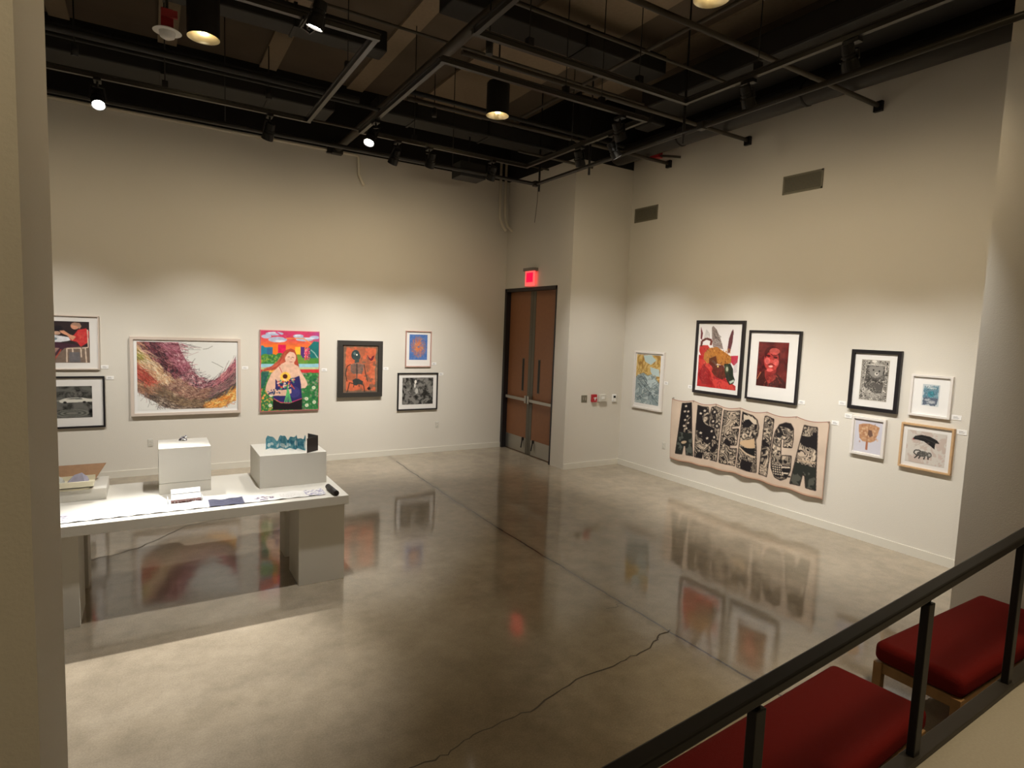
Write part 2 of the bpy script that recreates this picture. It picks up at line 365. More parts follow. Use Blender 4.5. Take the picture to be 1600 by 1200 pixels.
# ------------------------------------------------------------------ track heads
LENS = mat('lit_lens', (1, 1, 1), .3, emit=(1, .95, .86), estr=55)
def head(x, y, z, target, watt, lab, deg=60, blend=.9, spill=None, zt=5.03, cell=True, rad=.045, ax=None, ay=None):
    if ay is None: ay = 8.05 if abs(y-8.05) < .3 else y
    if ax is None: ax = 2.45 if abs(x-2.45) < .1 else (5.06 if abs(x-5.06) < .05 else x)
    t = thing('track_spotlight', (x, y, z), lab, 'spotlight', None)
    d = (Vector(target)-Vector((x, y, z))).normalized()
    q = d.to_track_quat('Z', 'Y').to_matrix()
    def lath(prof, seg=20):
        mb = MB(); vs = []
        for (zz, r) in prof:
            for k in range(seg): vs.append(q @ Vector((r*math.cos(2*math.pi*k/seg), r*math.sin(2*math.pi*k/seg), zz)))
        n = len(prof)
        fs = [(i*seg+k, i*seg+(k+1) % seg, (i+1)*seg+(k+1) % seg, (i+1)*seg+k) for i in range(n-1) for k in range(seg)]
        fs.append(tuple(range(seg))); mb.add(vs, fs); return mb
    body = lath([(-.13, .028), (-.125, .05), (-.06, .055), (-.058, .048), (-.045, .048), (-.043, .058), (-.03, .058), (-.028, .05), (-.015, .05), (-.013, .062), (.0, .066), (.07, .07), (.075, .07), (.075, .062), (.03, .058)])
    hs = body.build('lamp_housing', M_blackm, t)
    disc = MB(); seg = 20
    vs = [q @ Vector((.056*math.cos(2*math.pi*k/seg), .056*math.sin(2*math.pi*k/seg), .062)) for k in range(seg)]
    disc.add(vs, [tuple(range(seg))]); disc.build('lens', LENS, hs)
    sd = q @ Vector((1, 0, 0))
    if abs(sd.z) > .7: sd = q @ Vector((0, 1, 0))
    top = Vector((ax-x, ay-y, zt-z-.09))
    yk = MB()
    for s in (-1, 1):
        yk.bar(sd*s*.075, sd*s*.055+top, .012, .02)
    yk.bar(sd*-.06+top, sd*.06+top, .02, .012); yk.tube([top, top+Vector((0, 0, .07))], .012, 8)
    yk.build('yoke', M_blackm, t)
    MB().box(ax-x-.035, ax-x+.035, ay-y-.07, ay-y+.07, zt-z-.04, zt-z-.007).build('track_adapter', M_blackm, t, bevel=.004)
    spot(Vector((x, y, z))+d*.085, target, watt*.80, deg, blend, rad, parent=t)
    spot(Vector((x, y, z))+d*.085, Vector(target)+Vector((0, 0, 2.2 if spill is None else 0)), watt*(SPILL if spill is None else spill), 112, 1.0, rad, parent=t, color=SPILLC)
    return t
P0, PR = 400, 345
head(-1.5, 8.06, 4.82, (-1.0, 10.8, .55), P0, 'black spotlight hidden behind the column, aimed at the kitchen picture')
head(1.31, 8.13, 4.82, (.5, 10.8, .55), P0, 'black spotlight on the left track seen from behind, aimed at the left wall')
head(2.96, 8.18, 4.82, (2.1, 10.8, .55), P0, 'black spotlight right of the bright middle lamp, aimed at the left wall')
head(3.43, 8.0, 4.82, (3.35, 10.8, .55), P0, 'second black spotlight right of the bright middle lamp')
head(4.45, 8.05, 4.82, (4.55, 10.8, .55), P0, 'black spotlight just left of the pipe elbow above the doors')
head(5.06, 6.69, 4.85, (7.6, 7.9, .8), PR*1.1, 'black spotlight hanging above the corner right of the doors')
head(4.72, 5.5, 4.83, (7.7, 6.2, .55), PR*.9, 'black spotlight at the right track corner, left of the lit lamp')
head(5.09, 6.0, 4.80, (7.7, 5.2, .55), PR*.95, 'lit spotlight glowing above the corner, aimed at the right wall', rad=.05)
head(5.06, 4.01, 4.85, (7.7, 4.3, .35), PR*1.1, 'black spotlight hanging alone on the near right track')
head(5.04, 3.0, 4.85, (7.7, 3.2, .2), PR*1.15, 'black spotlight on the near right track above the pillar')
head(-.43, 8.06, 4.80, (.14, 4.65, 0), 2300, 'bright lit spotlight at far left, shining toward the table', rad=.05, deg=29, spill=.01)
head(2.38, 7.45, 4.80, (.8, 5.7, .6), 230, 'bright lit spotlight under the middle of the ceiling, shining toward the table', rad=.05, deg=46, spill=.05)
head(1.16, 5.0, 4.87, (.35, 6.1, .85), 520, 'bright lit spotlight at the top, over the white table', rad=.05, deg=64, spill=.03, ay=5.41)
# downlights
def downlight(x, y, z, lab, watt=3):
    t = thing('downlight', (x, y, z), lab, 'ceiling light', None)
    mb = MB(); seg = 28; R = .15
    mb.tube([(0, 0, 0), (0, 0, .02), (0, 0, .40), (0, 0, .42)], [R, R, R, R*.9], seg, cap=False)
    mb.tube([(0, 0, .42), (0, 0, 6.64-z)], .012, 8)
    mb.add([(R*.9*math.cos(2*math.pi*k/seg), R*.9*math.sin(2*math.pi*k/seg), .42) for k in range(seg)], [tuple(range(seg))])
    mb.build('can', M_black, t)
    rfm = MB(); rfm.tube([(0, 0, .0), (0, 0, .02), (0, 0, .08), (0, 0, .16)], [.15, .118, .10, .045], seg, cap=False)
    rf = rfm.build('reflector', mat('reflector_metal', (.75, .68, .5), .28, metal=.9), t)
    bl = MB(); bl.tube([(0, 0, .07), (0, 0, .09), (0, 0, .16)], [.02, .038, .03], 14)
    bl.build('bulb', mat('dim_bulb', (.8, .75, .6), .4, emit=(1, .88, .55), estr=2.2), rf)
    l = bpy.data.lights.new('downlight_lamp', 'POINT'); l.energy = watt; l.color = FILLC; l.shadow_soft_size = .03
    o = bpy.data.objects.new('downlight_lamp', l); COL.objects.link(o); o.parent = t; o.location = (0, 0, .05)
downlight(.515, 7.0, 5.3, 'black cylinder downlight beside the red alarm, upper left')
downlight(3.96, 7.06, 5.3, 'black cylinder downlight in the middle of the ceiling')
downlight(4.03, 3.62, 5.3, 'black cylinder downlight at the top edge above the landing')
# detector
t = thing('smoke_detector', (.205, 7.2, 5.3), 'white round smoke detector hanging under a red box', 'smoke detector')
MB().tube([(0, 0, -.02), (0, 0, .0), (0, 0, .05), (0, 0, .07)], [.03, .065, .075, .075], 20).tube([(0, 0, .05), (0, 0, .065)], [.13, .11], 24).build('detector_dome', M_platew, t)
MB().box(-.055, .055, -.05, .05, .07, .26).build('red_box', M_redp, t, bevel=.008)
MB().box(-.05, .09, -.08, -.05, .17, .24).build('strobe_window', mat('red_lens', (.55, .06, .07), .3), t)
MB().tube([(0, 0, .26), (0, 0, 1.6)], .014, 8).build('conduit', M_pipe, t)
t = thing('red_junction_box', (7.55, 7.75, 5.60), 'small red box with a dark stub on the right wall under the round duct', 'junction box')
MB().box(-.05, .05, -.06, .16, -.05, .06).build('box_body', M_redp, t, bevel=.006)
MB().tube([(.0, -.06, -.02), (.17, -.36, -.08)], .02, 8).build('pipe_stub', M_pipe, t)
t = thing('ceiling_speaker', (4.62, 9.15, 5.0), 'black box hanging against the left wall near the corner', 'speaker')
MB().box(-.25, .22, -.2, .14, -.02, .22).build('speaker_box', M_black, t, bevel=.008)
MB().tube([(0, 0, .2), (0, 0, .68)], .012, 8).build('hanger_rod', M_blackm, t)
# small ceiling fittings
for i, (x, y, z, lb) in enumerate([(3.6, 8.3, 5.55, 'small black hanging fitting above the lit middle lamp'), (1.25, 7.75, 5.1, 'small black fitting hanging from the left ceiling pipe'), (2.75, 5.1, 5.05, 'small black fitting near the thick pipe crossing'), (-.6, 7.75, 5.1, 'small black fitting hanging at far left by the column')]):
    t = thing('pipe_clamp', (x, y, z), lb, 'ceiling fitting')
    MB().tube([(0, 0, 0), (0, 0, .12)], .035, 12).build('clamp_body', M_black, t); MB().tube([(0, 0, .12), (0, 0, .6)], .007, 6).build('hanger_rod', M_blackm, t)
# painted conduits on the walls
t = thing('wall_conduit', (3.24, LY-.03, 5.49), 'cream painted conduit running along the top of the left wall and dropping down', 'conduit')
MB().tube([(-7.5, 0, .01), (-.03, 0, 0), (0, 0, -.03), (.01, 0, -.32), (.05, .0, -.40), (.11, .02, -.50)], .024, 10).build('pipe_run', M_pipew, t)
MB().box(-.56, -.44, -.03, .03, -.05, .06).build('wall_bracket', M_trackm, t)
for k, (x, lb) in enumerate([(6.18, 'left one of two cream painted conduits curving beside the doors'), (6.30, 'right one of two cream painted conduits curving beside the doors')]):
    t = thing('wall_conduit', (x, LY-.03, 5.45), lb, 'conduit', None)
    MB().tube([(0, 0, .5), (0, 0, -.55), (.01, -.01, -.70), (.05, -.06, -.84), (.10, -.10 if k == 0 else -.16, -.93)], .026, 10).build('pipe_run', M_pipew, t)
t = thing('hanging_cable', (5.83, 8.86, 5.05), 'thin dark cable hanging down from the pipe elbow', 'cable')
MB().tube([(.0, 0, -.05), (0.0, .01, -.3), (-.03, .02, -.66)], .004, 6).build('cable_run', M_pipe, t)
# ------------------------------------------------------------------ wall fittings
def wall_thing(name, wall, s, z, lab, cat, group=None):
    # local frame: x to the right, z up, -y out of the wall
    if wall == 'L': return thing(name, (s, LY, z), lab, cat, group, 0)
    if wall == 'N': return thing(name, (s, VY, z), lab, cat, group, 0)
    if wall == 'R': return thing(name, (RX, s, z), lab, cat, group, -math.pi/2)
    if wall == 'D': return thing(name, (VX, s, z), lab, cat, group, -math.pi/2)
def outlet(wall, s, z, lab):
    t = wall_thing('power_outlet', wall, s, z, lab, 'power outlet')
    MB().box(-.037, .037, -.007, 0, -.06, .06).build('cover_plate', M_plate, t, bevel=.003); t = t.children[0]
    for zz in (-.026, .026):
        mb = MB().box(-.017, .017, -.011, -.006, zz-.017, zz+.017)
        for dx in (-.007, .007): mb.box(dx-.0015, dx+.0015, -.0125, -.0108, zz-.006, zz+.008, 1)
        mb.build('socket', [M_trimw, M_dark], t)
outlet('L', 0.0, .517, 'ivory power outlet on the left wall, left of the tall plinth')
outlet('L', 4.915, .557, 'ivory power outlet on the left wall below the framed black and white print')
outlet('R', 7.375, .573, 'ivory power outlet on the right wall left of the banner')
t = wall_thing('light_switch', 'N', 6.82, 1.293, 'grey steel switch plate on the wall right of the doors', 'light switch')
MB().box(-.065, .065, -.008, 0, -.065, .065).build('cover_plate', M_vent, t, bevel=.003)
for x in (-.025, .025): MB().box(x-.012, x+.012, -.016, -.007, -.028, .028).build('rocker', M_steel, t)
t = wall_thing('fire_alarm_pull', 'N', 7.035, 1.30, 'red fire alarm pull station on the wall', 'fire alarm')
MB().box(-.055, .055, -.05, 0, -.07, .07).build('case', M_redp, t, bevel=.006); t = t.children[0]
MB().box(-.03, .03, -.062, -.049, .0, .018).box(-.009, .009, -.062, -.049, -.035, .01).build('pull_handle', M_platew, t)
t = wall_thing('sensor_box', 'N', 7.225, 1.30, 'pale grey wall box between the red alarm and the thermostat', 'wall box')
MB().box(-.085, .085, -.06, 0, -.07, .07).build('case', M_plate, t, bevel=.01); MB().box(-.03, .03, -.068, -.058, -.02, .03).build('cover', M_platew, t)
t = wall_thing('thermostat', 'N', 7.53, 1.29, 'small white thermostat with dark screen near the corner', 'thermostat')
MB().box(-.045, .045, -.03, 0, -.07, .07).build('case', M_platew, t, bevel=.006); t = t.children[0]; MB().box(-.025, .025, -.034, -.029, .005, .045).build('screen', M_dark, t)
def vent(s, z, w, h, lab):
    t = wall_thing('air_vent', 'R', s, z, lab, 'air vent')
    f = .022
    MB().box(-w/2, w/2, -.012, 0, h/2-f, h/2).box(-w/2, w/2, -.012, 0, -h/2, -h/2+f).box(-w/2, -w/2+f, -.012, 0, -h/2, h/2).box(w/2-f, w/2, -.012, 0, -h/2, h/2).build('vent_frame', M_vent, t)
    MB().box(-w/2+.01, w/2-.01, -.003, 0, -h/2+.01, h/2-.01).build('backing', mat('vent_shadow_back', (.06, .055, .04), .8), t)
    mb = MB(); n = 11
    for k in range(n):
        zz = -h/2+f+(k+.5)*(h-2*f)/n
        mb.bar((-w/2+f, -.008, zz), (w/2-f, -.008, zz), .010, .009)
    mb.build('louvres', M_vent, t)
vent(5.12, 4.682, .59, .255, 'larger olive louvred vent high on the right wall')
vent(8.15, 4.687, .58, .255, 'smaller-looking olive louvred vent high on the right wall near the corner')
# exit sign on the entry wall
t = wall_thing('exit_sign', 'D', 9.79, 3.40, 'glowing red exit sign with grey canopy above the wooden doors', 'exit sign')
MB().box(-.18, .18, -.12, 0, .255, .315).build('canopy', mat('grey_canopy', (.22, .20, .18), .4), t, bevel=.005)
MB().box(-.165, .165, -.075, -.055, -.03, .255).build('edge_panel', mat('sign_glow', (.8, .1, .1), .4, emit=(1, .10, .09), estr=1.1), t, bevel=.003)
MB().box(-.115, .115, -.079, -.0755, .04, .225).build('red_field', mat('sign_red', (.8, .0, .05), .4, emit=(1, .0, .045), estr=1.0), t)
# ------------------------------------------------------------------ picture painter
def L3c(c): return np.array(S(c))
class Canvas:
    def __init__(s, w, h, bg=(255, 255, 255), q=None):
        s.w, s.h = w, h; s.W, s.H = w*2, h*2
        s.a = np.empty((s.H, s.W, 3)); s.a[:] = np.array(bg, float)
        yy, xx = np.mgrid[0:s.H, 0:s.W]; s.x = (xx+.5)/s.W; s.y = (yy+.5)/s.H
        s.asp = w/h; s.Hm = None
        if q is not None:      # quad TL TR BR BL in reference units -> unit square
            A = []; bb = []
            for (x, y), (u, v) in zip(q, ((0, 0), (1, 0), (1, 1), (0, 1))):
                A.append([x, y, 1, 0, 0, 0, -u*x, -u*y]); bb.append(u)
                A.append([0, 0, 0, x, y, 1, -v*x, -v*y]); bb.append(v)
            hh = np.linalg.solve(np.array(A, float), np.array(bb, float)); s.Hm = np.append(hh, 1).reshape(3, 3)
            s.qs = math.hypot(q[1][0]-q[0][0], q[1][1]-q[0][1])
    def m(s, p):
        if s.Hm is None: return p
        v = s.Hm @ np.array([p[0], p[1], 1.0]); return (v[0]/v[2], v[1]/v[2])
    def put(s, mask, col, a=1.0, sub=None):
        c = np.array(col, float); al = mask*a if not isinstance(a, np.ndarray) else mask*a
        tgt = s.a if sub is None else s.a[sub]
        al = np.asarray(al, float)[..., None]; tgt[...] = tgt*(1-al)+c*al
    def box_of(s, pts, pad=0):
        xs = [p[0] for p in pts]; ys = [p[1] for p in pts]
        x0 = max(0, int((min(xs)-pad)*s.W)-1); x1 = min(s.W, int((max(xs)+pad)*s.W)+2)
        y0 = max(0, int((min(ys)-pad*s.asp)*s.H)-1); y1 = min(s.H, int((max(ys)+pad*s.asp)*s.H)+2)
        return (slice(y0, max(y0, y1)), slice(x0, max(x0, x1)))
    def mask(s, pts, sub):
        X = s.x[sub]; Y = s.y[sub]; ins = np.zeros(X.shape, bool); n = len(pts)
        for i in range(n):
            (x1, y1), (x2, y2) = pts[i], pts[(i+1) % n]
            if y1 == y2: continue
            c = ((y1 > Y) != (y2 > Y)) & (X < (x2-x1)*(Y-y1)/(y2-y1)+x1); ins ^= c
        return ins
    def poly(s, pts, col, a=1.0, raw=False):
        pts = pts if raw else [s.m(p) for p in pts]
        sub = s.box_of(pts); s.put(s.mask(pts, sub), col, a, sub)
    def ell(s, cx, cy, rx, ry, col, a=1.0, rot=0, soft=0):
        n = 28; pts = []
        for k in range(n):
            t = 2*math.pi*k/n; x = rx*math.cos(t); y = ry*math.sin(t)
            pts.append((cx+x*math.cos(rot)-y*math.sin(rot), cy+x*math.sin(rot)+y*math.cos(rot)))
        s.poly(pts, col, a)
    def line(s, pts, w, col, a=1.0):
        pts = [s.m(p) for p in pts]; ww = w/s.qs if s.Hm is not None else w
        for p, q in zip(pts, pts[1:]):
            dx, dy = q[0]-p[0], (q[1]-p[1])/s.asp; l = math.hypot(dx, dy) or 1e-6
            nx, ny = -dy/l*ww/2, dx/l*ww/2*s.asp
            s.poly([(p[0]+nx, p[1]+ny), (q[0]+nx, q[1]+ny), (q[0]-nx, q[1]-ny), (p[0]-nx, p[1]-ny)], col, a, raw=True)
    def noise(s, sc, seed=0, octv=3, warp=0):
        rs = np.random.RandomState(seed); out = np.zeros(s.x.shape); amp = 1; tot = 0
        X = s.x*s.asp; Y = s.y
        if warp:
            X = X+warp*(s.noise(sc*.6, seed+50, 2)-.5); Y = Y+warp*(s.noise(sc*.6, seed+60, 2)-.5)
        for o in range(octv):
            f = sc*2**o; g = rs.rand(97, 97)
            u = X*f+11; v = Y*f+11; iu = np.floor(u).astype(int); iv = np.floor(v).astype(int); fu = u-iu; fv = v-iv
            fu = fu*fu*(3-2*fu); fv = fv*fv*(3-2*fv); iu %= 96; iv %= 96
            out += amp*((g[iv, iu]*(1-fu)+g[iv, (iu+1) % 96]*fu)*(1-fv)+(g[(iv+1) % 96, iu]*(1-fu)+g[(iv+1) % 96, (iu+1) % 96]*fu)*fv)
            tot += amp; amp *= .5
        return out/tot
    def texture(s, amt, sc, seed=0):
        s.a *= (1+amt*(s.noise(sc, seed, 3)-.5)*2)[..., None]
    def final(s):
        a = np.clip(s.a, 0, 255).reshape(s.h, 2, s.w, 2, 3).mean((1, 3))/255
        return np.where(a <= .04045, a/12.92, ((a+.055)/1.055)**2.4)
def picture(name, cv, w, h, parent, y=0, fz=None, loc=(0, 0, 0), m=None, horizontal=False):
    """grid mesh w x h metres centred on loc, carrying the canvas as its own colour attribute"""
    img = cv.final() if isinstance(cv, Canvas) else cv
    nh, nw = img.shape[:2]
    xs = np.linspace(-w/2, w/2, nw); zs = np.linspace(h/2, -h/2, nh)
    X, Z = np.meshgrid(xs, zs)
    Y = np.full_like(X, y)
    if fz is not None:
        X, Y, Z = fz(X, Y, Z)
    co = np.stack([X, Y, Z], -1).reshape(-1, 3)
    idx = np.arange(nh*nw).reshape(nh, nw)
    q = np.stack([idx[:-1, :-1], idx[1:, :-1], idx[1:, 1:], idx[:-1, 1:]], -1).reshape(-1, 4)
    me = bpy.data.meshes.new(name); me.vertices.add(len(co)); me.vertices.foreach_set('co', co.ravel())
    me.loops.add(q.size); me.loops.foreach_set('vertex_index', q.ravel().astype(np.int32))
    me.polygons.add(len(q)); me.polygons.foreach_set('loop_start', (np.arange(len(q))*4).astype(np.int32))
    me.polygons.foreach_set('loop_total', np.full(len(q), 4, np.int32))
    at = me.color_attributes.new('paint', 'FLOAT_COLOR', 'POINT')
    col = np.ones((len(co), 4)); col[:, :3] = img.reshape(-1, 3); at.data.foreach_set('color', col.ravel())
    me.update(); me.validate(); me.materials.append(m or M_paint)
    if fz is not None: me.polygons.foreach_set('use_smooth', np.ones(len(q), bool))
    o = bpy.data.objects.new(name, me); COL.objects.link(o); o.location = loc
    if parent: o.parent = parent
    return o
def framed(wall, s0, s1, z0, z1, fw, depth, fm, lab, cv, win, matm=M_mat, glaze=True, name='framed_picture', cat='framed picture', art_name='artwork', lip=.006):
    """s0,s1 = left and right edges as seen; win = (left, right, top, bottom) fractions of the artwork inside the outer frame"""
    s = (s0+s1)/2; W = abs(s1-s0); Hh = z1-z0; zc = (z0+z1)/2
    t = wall_thing(name, wall, s, zc, lab, cat)
    d = -depth
    if fw:
        mb = MB()
        o = [(-W/2, -Hh/2), (W/2, -Hh/2), (W/2, Hh/2), (-W/2, Hh/2)]
        i_ = [(-W/2+fw, -Hh/2+fw), (W/2-fw, -Hh/2+fw), (W/2-fw, Hh/2-fw), (-W/2+fw, Hh/2-fw)]
        vs = [(x, d, z) for x, z in o]+[(x, d, z) for x, z in i_]+[(x, -.001, z) for x, z in o]+[(x, -.001, z) for x, z in i_]
        fs = []
        for k in range(4):
            n = (k+1) % 4; fs += [(k, n, 4+n, 4+k), (k, 8+k, 8+n, n), (4+k, 4+n, 12+n, 12+k), (8+k, 12+k, 12+n, 8+n)]
        mb.add(vs, fs); mb.build('frame', fm, t, bevel=.002)
        MB().box(-W/2+fw*.8, W/2-fw*.8, d+.022, -.002, -Hh/2+fw*.8, Hh/2-fw*.8).build('mat_board', matm, t)
        yf = d+.020
    else:
        MB().box(-W/2, W/2, d, -.001, -Hh/2, Hh/2).build('canvas_edge', fm, t)
        yf = d-.001
    l, r, tp, bt = win; aw = (r-l)*W; ah = (bt-tp)*Hh
    picture(art_name, cv, aw, ah, t, loc=(-W/2+(l+r)/2*W, yf, Hh/2-(tp+bt)/2*Hh))
    if glaze:
        MB().add([(-W/2+fw, d+.008, -Hh/2+fw), (W/2-fw, d+.008, -Hh/2+fw), (W/2-fw, d+.008, Hh/2-fw), (-W/2+fw, d+.008, Hh/2-fw)], [(0, 1, 2, 3)]).build('glazing', M_glass, t)
    return t
rnd = random.Random(3)
R255 = lambda a, b: rnd.uniform(a, b)
# --- large abstract
def art_abstract():
    c = Canvas(220, 150, (226, 226, 222))
    inn = [(.40, -.02), (.42, .1), (.47, .25), (.54, .42), (.62, .54), (.70, .60), (.80, .55), (.90, .42), (1.02, .22)]
    out = [(-.85, -.45), (-.45, .15), (-.04, .66), (.10, .82), (.24, .94), (.42, 1.03), (.66, 1.06), (.86, .98), (1.02, .86)]
    def ev(P, t):
        t = min(max(t, 0), .9999)*(len(P)-1); i = int(t); f = t-i; return (P[i][0]*(1-f)+P[i+1][0]*f, P[i][1]*(1-f)+P[i+1][1]*f)
    def at(s, t):
        a = ev(inn, s); b = ev(out, s); return (a[0]*(1-t)+b[0]*t, a[1]*(1-t)+b[1]*t)
    def colr(s, t):
        if s < .35:
            if t < .2: b = [(165, 95, 110), (205, 150, 160), (110, 50, 62), (150, 80, 100)]
            elif t < .38: b = [(70, 35, 45), (120, 60, 70), (160, 95, 100), (40, 28, 34)]
            elif s < .17 and .46 < t < .62: b = [(150, 150, 70), (190, 185, 110), (120, 110, 50), (165, 120, 60)]
            elif t < .62: b = [(205, 165, 125), (215, 185, 150), (180, 130, 95), (225, 205, 175)]
            elif t < .8 and s < .3: b = [(190, 75, 65), (170, 70, 55), (130, 60, 50), (205, 120, 95)]
            else: b = [(120, 90, 80), (150, 110, 85), (190, 140, 110)]
        elif s < .72:
            if t < .25: b = [(190, 120, 130), (120, 60, 75), (215, 180, 180), (60, 40, 50)]
            elif t < .6: b = [(165, 120, 105), (130, 95, 80), (200, 165, 140), (110, 75, 70)]
            elif t < .85: b = [(120, 95, 78), (140, 115, 90), (95, 78, 66), (160, 135, 105)]
            else: b = [(60, 50, 48), (110, 90, 78), (190, 170, 150)]
        else:
            if t < .25: b = [(185, 105, 115), (215, 150, 150), (120, 60, 80)]
            elif t < .55: b = [(130, 90, 95), (80, 65, 70), (150, 125, 115), (180, 120, 125)]
            elif t < .68: b = [(70, 62, 60), (110, 95, 85)]
            else: b = [(225, 130, 50), (235, 160, 75), (240, 195, 110), (205, 105, 45), (245, 225, 150)]
        return rnd.choice(b)
    n = 40
    for i in range(n):
        for j in range(14):
            s = i/n; t = j/14
            pp = [at(s, t), at(s+1.1/n, t), at(s+1.1/n, t+1.1/14), at(s, t+1.1/14)]
            cc = colr(s, t); c.poly(pp, cc, .8, raw=True)
    for k in range(5200):
        s = rnd.random(); t = rnd.random()**.9*1.02-.02+rnd.gauss(0, .012); l = rnd.uniform(.015, .05); dt = rnd.gauss(0, .05)
        cc = colr(s, max(0, t)); v = rnd.uniform(.7, 1.2); cc = tuple(min(255, x*v) for x in cc)
        c.line([at(s, t), at(s+l*.5, t+dt*.6), at(s+l, t+dt)], rnd.uniform(.002, .006), cc, .75)
    for k in range(260):
        s = rnd.random(); t = -abs(rnd.gauss(0, .06)) if k % 2 else 1+abs(rnd.gauss(0, .04)); l = rnd.uniform(.01, .04)
        c.line([at(s, t), at(s+l, t+rnd.gauss(0, .08))], .0025, rnd.choice([(90, 70, 75), (140, 90, 95), (50, 45, 48)]), .7)
    for a, b, d in [((.65, .10), (.70, .09), (.75, .05)), ((.74, .29), (.80, .33), (.86, .38)), ((.53, .35), (.55, .28), (.57, .24))]:
        c.line([a, b, d], .004, (120, 118, 110)); 
    return c
# --- woman with flowers
def art_garden():
    c = Canvas(140, 190, (200, 60, 90), q=[(130, 177), (597, 188), (595, 803), (135, 818)])
    v = c.y; top = np.array((205, 62, 105.)); mid = np.array((242, 122, 52.))
    f = np.clip((v-.04)/.16, 0, 1)[..., None]; c.a = top*(1-f)+mid*f
    c.put(c.x > .8, (165, 80, 150), np.clip((c.x-.8)*4, 0, .8)*(v < .16))
    for e in [(240, 203, 72, 15), (265, 250, 75, 22), (175, 225, 40, 16), (430, 222, 42, 15), (480, 247, 70, 16), (560, 232, 40, 14)]: c.ell(*e, (172, 196, 222), .9)
    for e in [(285, 262, 40, 9), (225, 196, 40, 6), (425, 217, 25, 7), (520, 240, 40, 7)]: c.ell(*e, (222, 230, 240), .8)
    c.line([(250, 190), (330, 240), (400, 190)], 10, (205, 50, 110), .8); c.line([(330, 240), (470, 240), (560, 300)], 8, (240, 150, 60), .8)
    c.poly([(132, 300), (148, 295), (162, 310), (225, 310), (225, 370), (132, 380)], (40, 125, 150)); c.poly([(180, 320), (225, 320), (225, 370), (180, 370)], (60, 90, 140), .7)
    c.poly([(225, 285), (270, 285), (270, 400), (225, 400)], (240, 120, 40)); c.poly([(268, 290), (330, 290), (330, 365), (268, 365)], (222, 30, 84))
    c.poly([(405, 308), (448, 308), (448, 395), (405, 395)], (250, 190, 60)); c.poly([(448, 306), (480, 308), (480, 395), (448, 395)], (84, 52, 120))
    c.poly([(505, 315), (555, 262), (597, 268), (597, 420), (505, 410)], (32, 112, 112)); c.line([(530, 330), (560, 355), (590, 400)], 9, (170, 200, 190), .8)
    c.poly([(135, 395), (597, 395), (597, 450), (135, 450)], (70, 140, 70))
    for e in [(170, 395, 42, 32), (225, 400, 42, 36), (285, 395, 40, 40), (430, 400, 34, 34), (475, 425, 34, 26), (545, 430, 40, 24)]:
        c.ell(*e, rnd.choice([(84, 138, 56), (110, 150, 62), (58, 118, 58)]))
    for k in range(60): c.ell(R255(478, 522), R255(315, 410), 5, 5, rnd.choice([(225, 60, 110), (240, 150, 170), (150, 50, 90)]))
    for k in range(50): c.ell(R255(140, 330), R255(370, 430), 8, 7, rnd.choice([(60, 110, 50), (150, 170, 60), (40, 100, 70), (120, 160, 90)]), .7)
    c.poly([(133, 443), (597, 440), (597, 470), (133, 474)], (150, 200, 215)); c.poly([(133, 470), (597, 468), (597, 488), (133, 492)], (190, 200, 150))
    c.poly([(133, 488), (597, 484), (597, 515), (133, 512)], (205, 55, 60)); c.poly([(150, 488), (260, 488), (240, 510), (140, 512)], (240, 200, 90), .8)
    c.poly([(133, 510), (597, 513), (597, 806), (133, 818)], (52, 120, 66))
    for k in range(520):
        x, y = R255(132, 597), R255(515, 815); warm = (x < 330 and y > 640)
        c.ell(x, y, R255(4, 12), R255(4, 10), rnd.choice([(240, 170, 70), (225, 120, 90), (210, 190, 90), (120, 160, 80), (60, 110, 70)] if warm else [(40, 105, 60), (80, 150, 80), (30, 90, 70), (110, 165, 100), (150, 150, 130), (120, 100, 90)]), .7, rnd.random()*3)
    for x, y in [(555, 630), (498, 718), (500, 770), (215, 690), (560, 745), (210, 770)]: c.ell(x, y, 15, 14, (222, 228, 210), .9); c.ell(x, y, 5, 5, (200, 190, 90))
    c.poly([(140, 500), (200, 500), (165, 610), (140, 640)], (40, 90, 90), .8)
    hair = (172, 72, 52)
    c.poly([(335, 330), (370, 320), (402, 333), (420, 380), (432, 440), (446, 520), (430, 545), (400, 500), (330, 480), (290, 470), (235, 488), (165, 500), (140, 495), (215, 462), (262, 425), (300, 385), (312, 350)], hair)
    for k in range(26): c.line([(R255(300, 340), R255(350, 420)), (R255(240, 290), R255(430, 480)), (R255(150, 230), R255(470, 500))], 3, rnd.choice([(140, 50, 40), (205, 110, 80), (190, 85, 70)]), .7)
    skin = (226, 184, 160)
    c.poly([(300, 440), (255, 480), (215, 520), (180, 600), (170, 650), (200, 690), (320, 694), (375, 680), (378, 640), (330, 635), (270, 630), (290, 590), (430, 550), (440, 590), (455, 636), (490, 632), (507, 600), (488, 560), (450, 500), (430, 460), (400, 445), (395, 420), (340, 420)], skin)
    c.poly([(420, 480), (445, 500), (495, 580), (506, 610), (480, 636), (400, 612), (362, 596), (368, 575), (430, 585), (455, 575), (430, 520)], (232, 192, 168))
    c.ell(368, 392, 44, 54, (230, 186, 164), 1, .15)
    c.poly([(325, 395), (335, 335), (372, 328), (404, 345), (415, 380), (395, 352), (362, 345), (340, 365)], hair)
    c.line([(345, 388), (362, 386)], 5, (120, 70, 60), .8); c.line([(378, 390), (396, 392)], 5, (120, 70, 60), .8); c.line([(374, 392), (372, 410)], 4, (195, 140, 120), .8); c.line([(360, 424), (384, 427)], 5, (180, 80, 80), .8)
    c.poly([(250, 560), (270, 590), (300, 600), (330, 560), (400, 552), (440, 535), (452, 600), (462, 715), (430, 735), (360, 752), (290, 748), (232, 715), (248, 650)], (48, 44, 100))
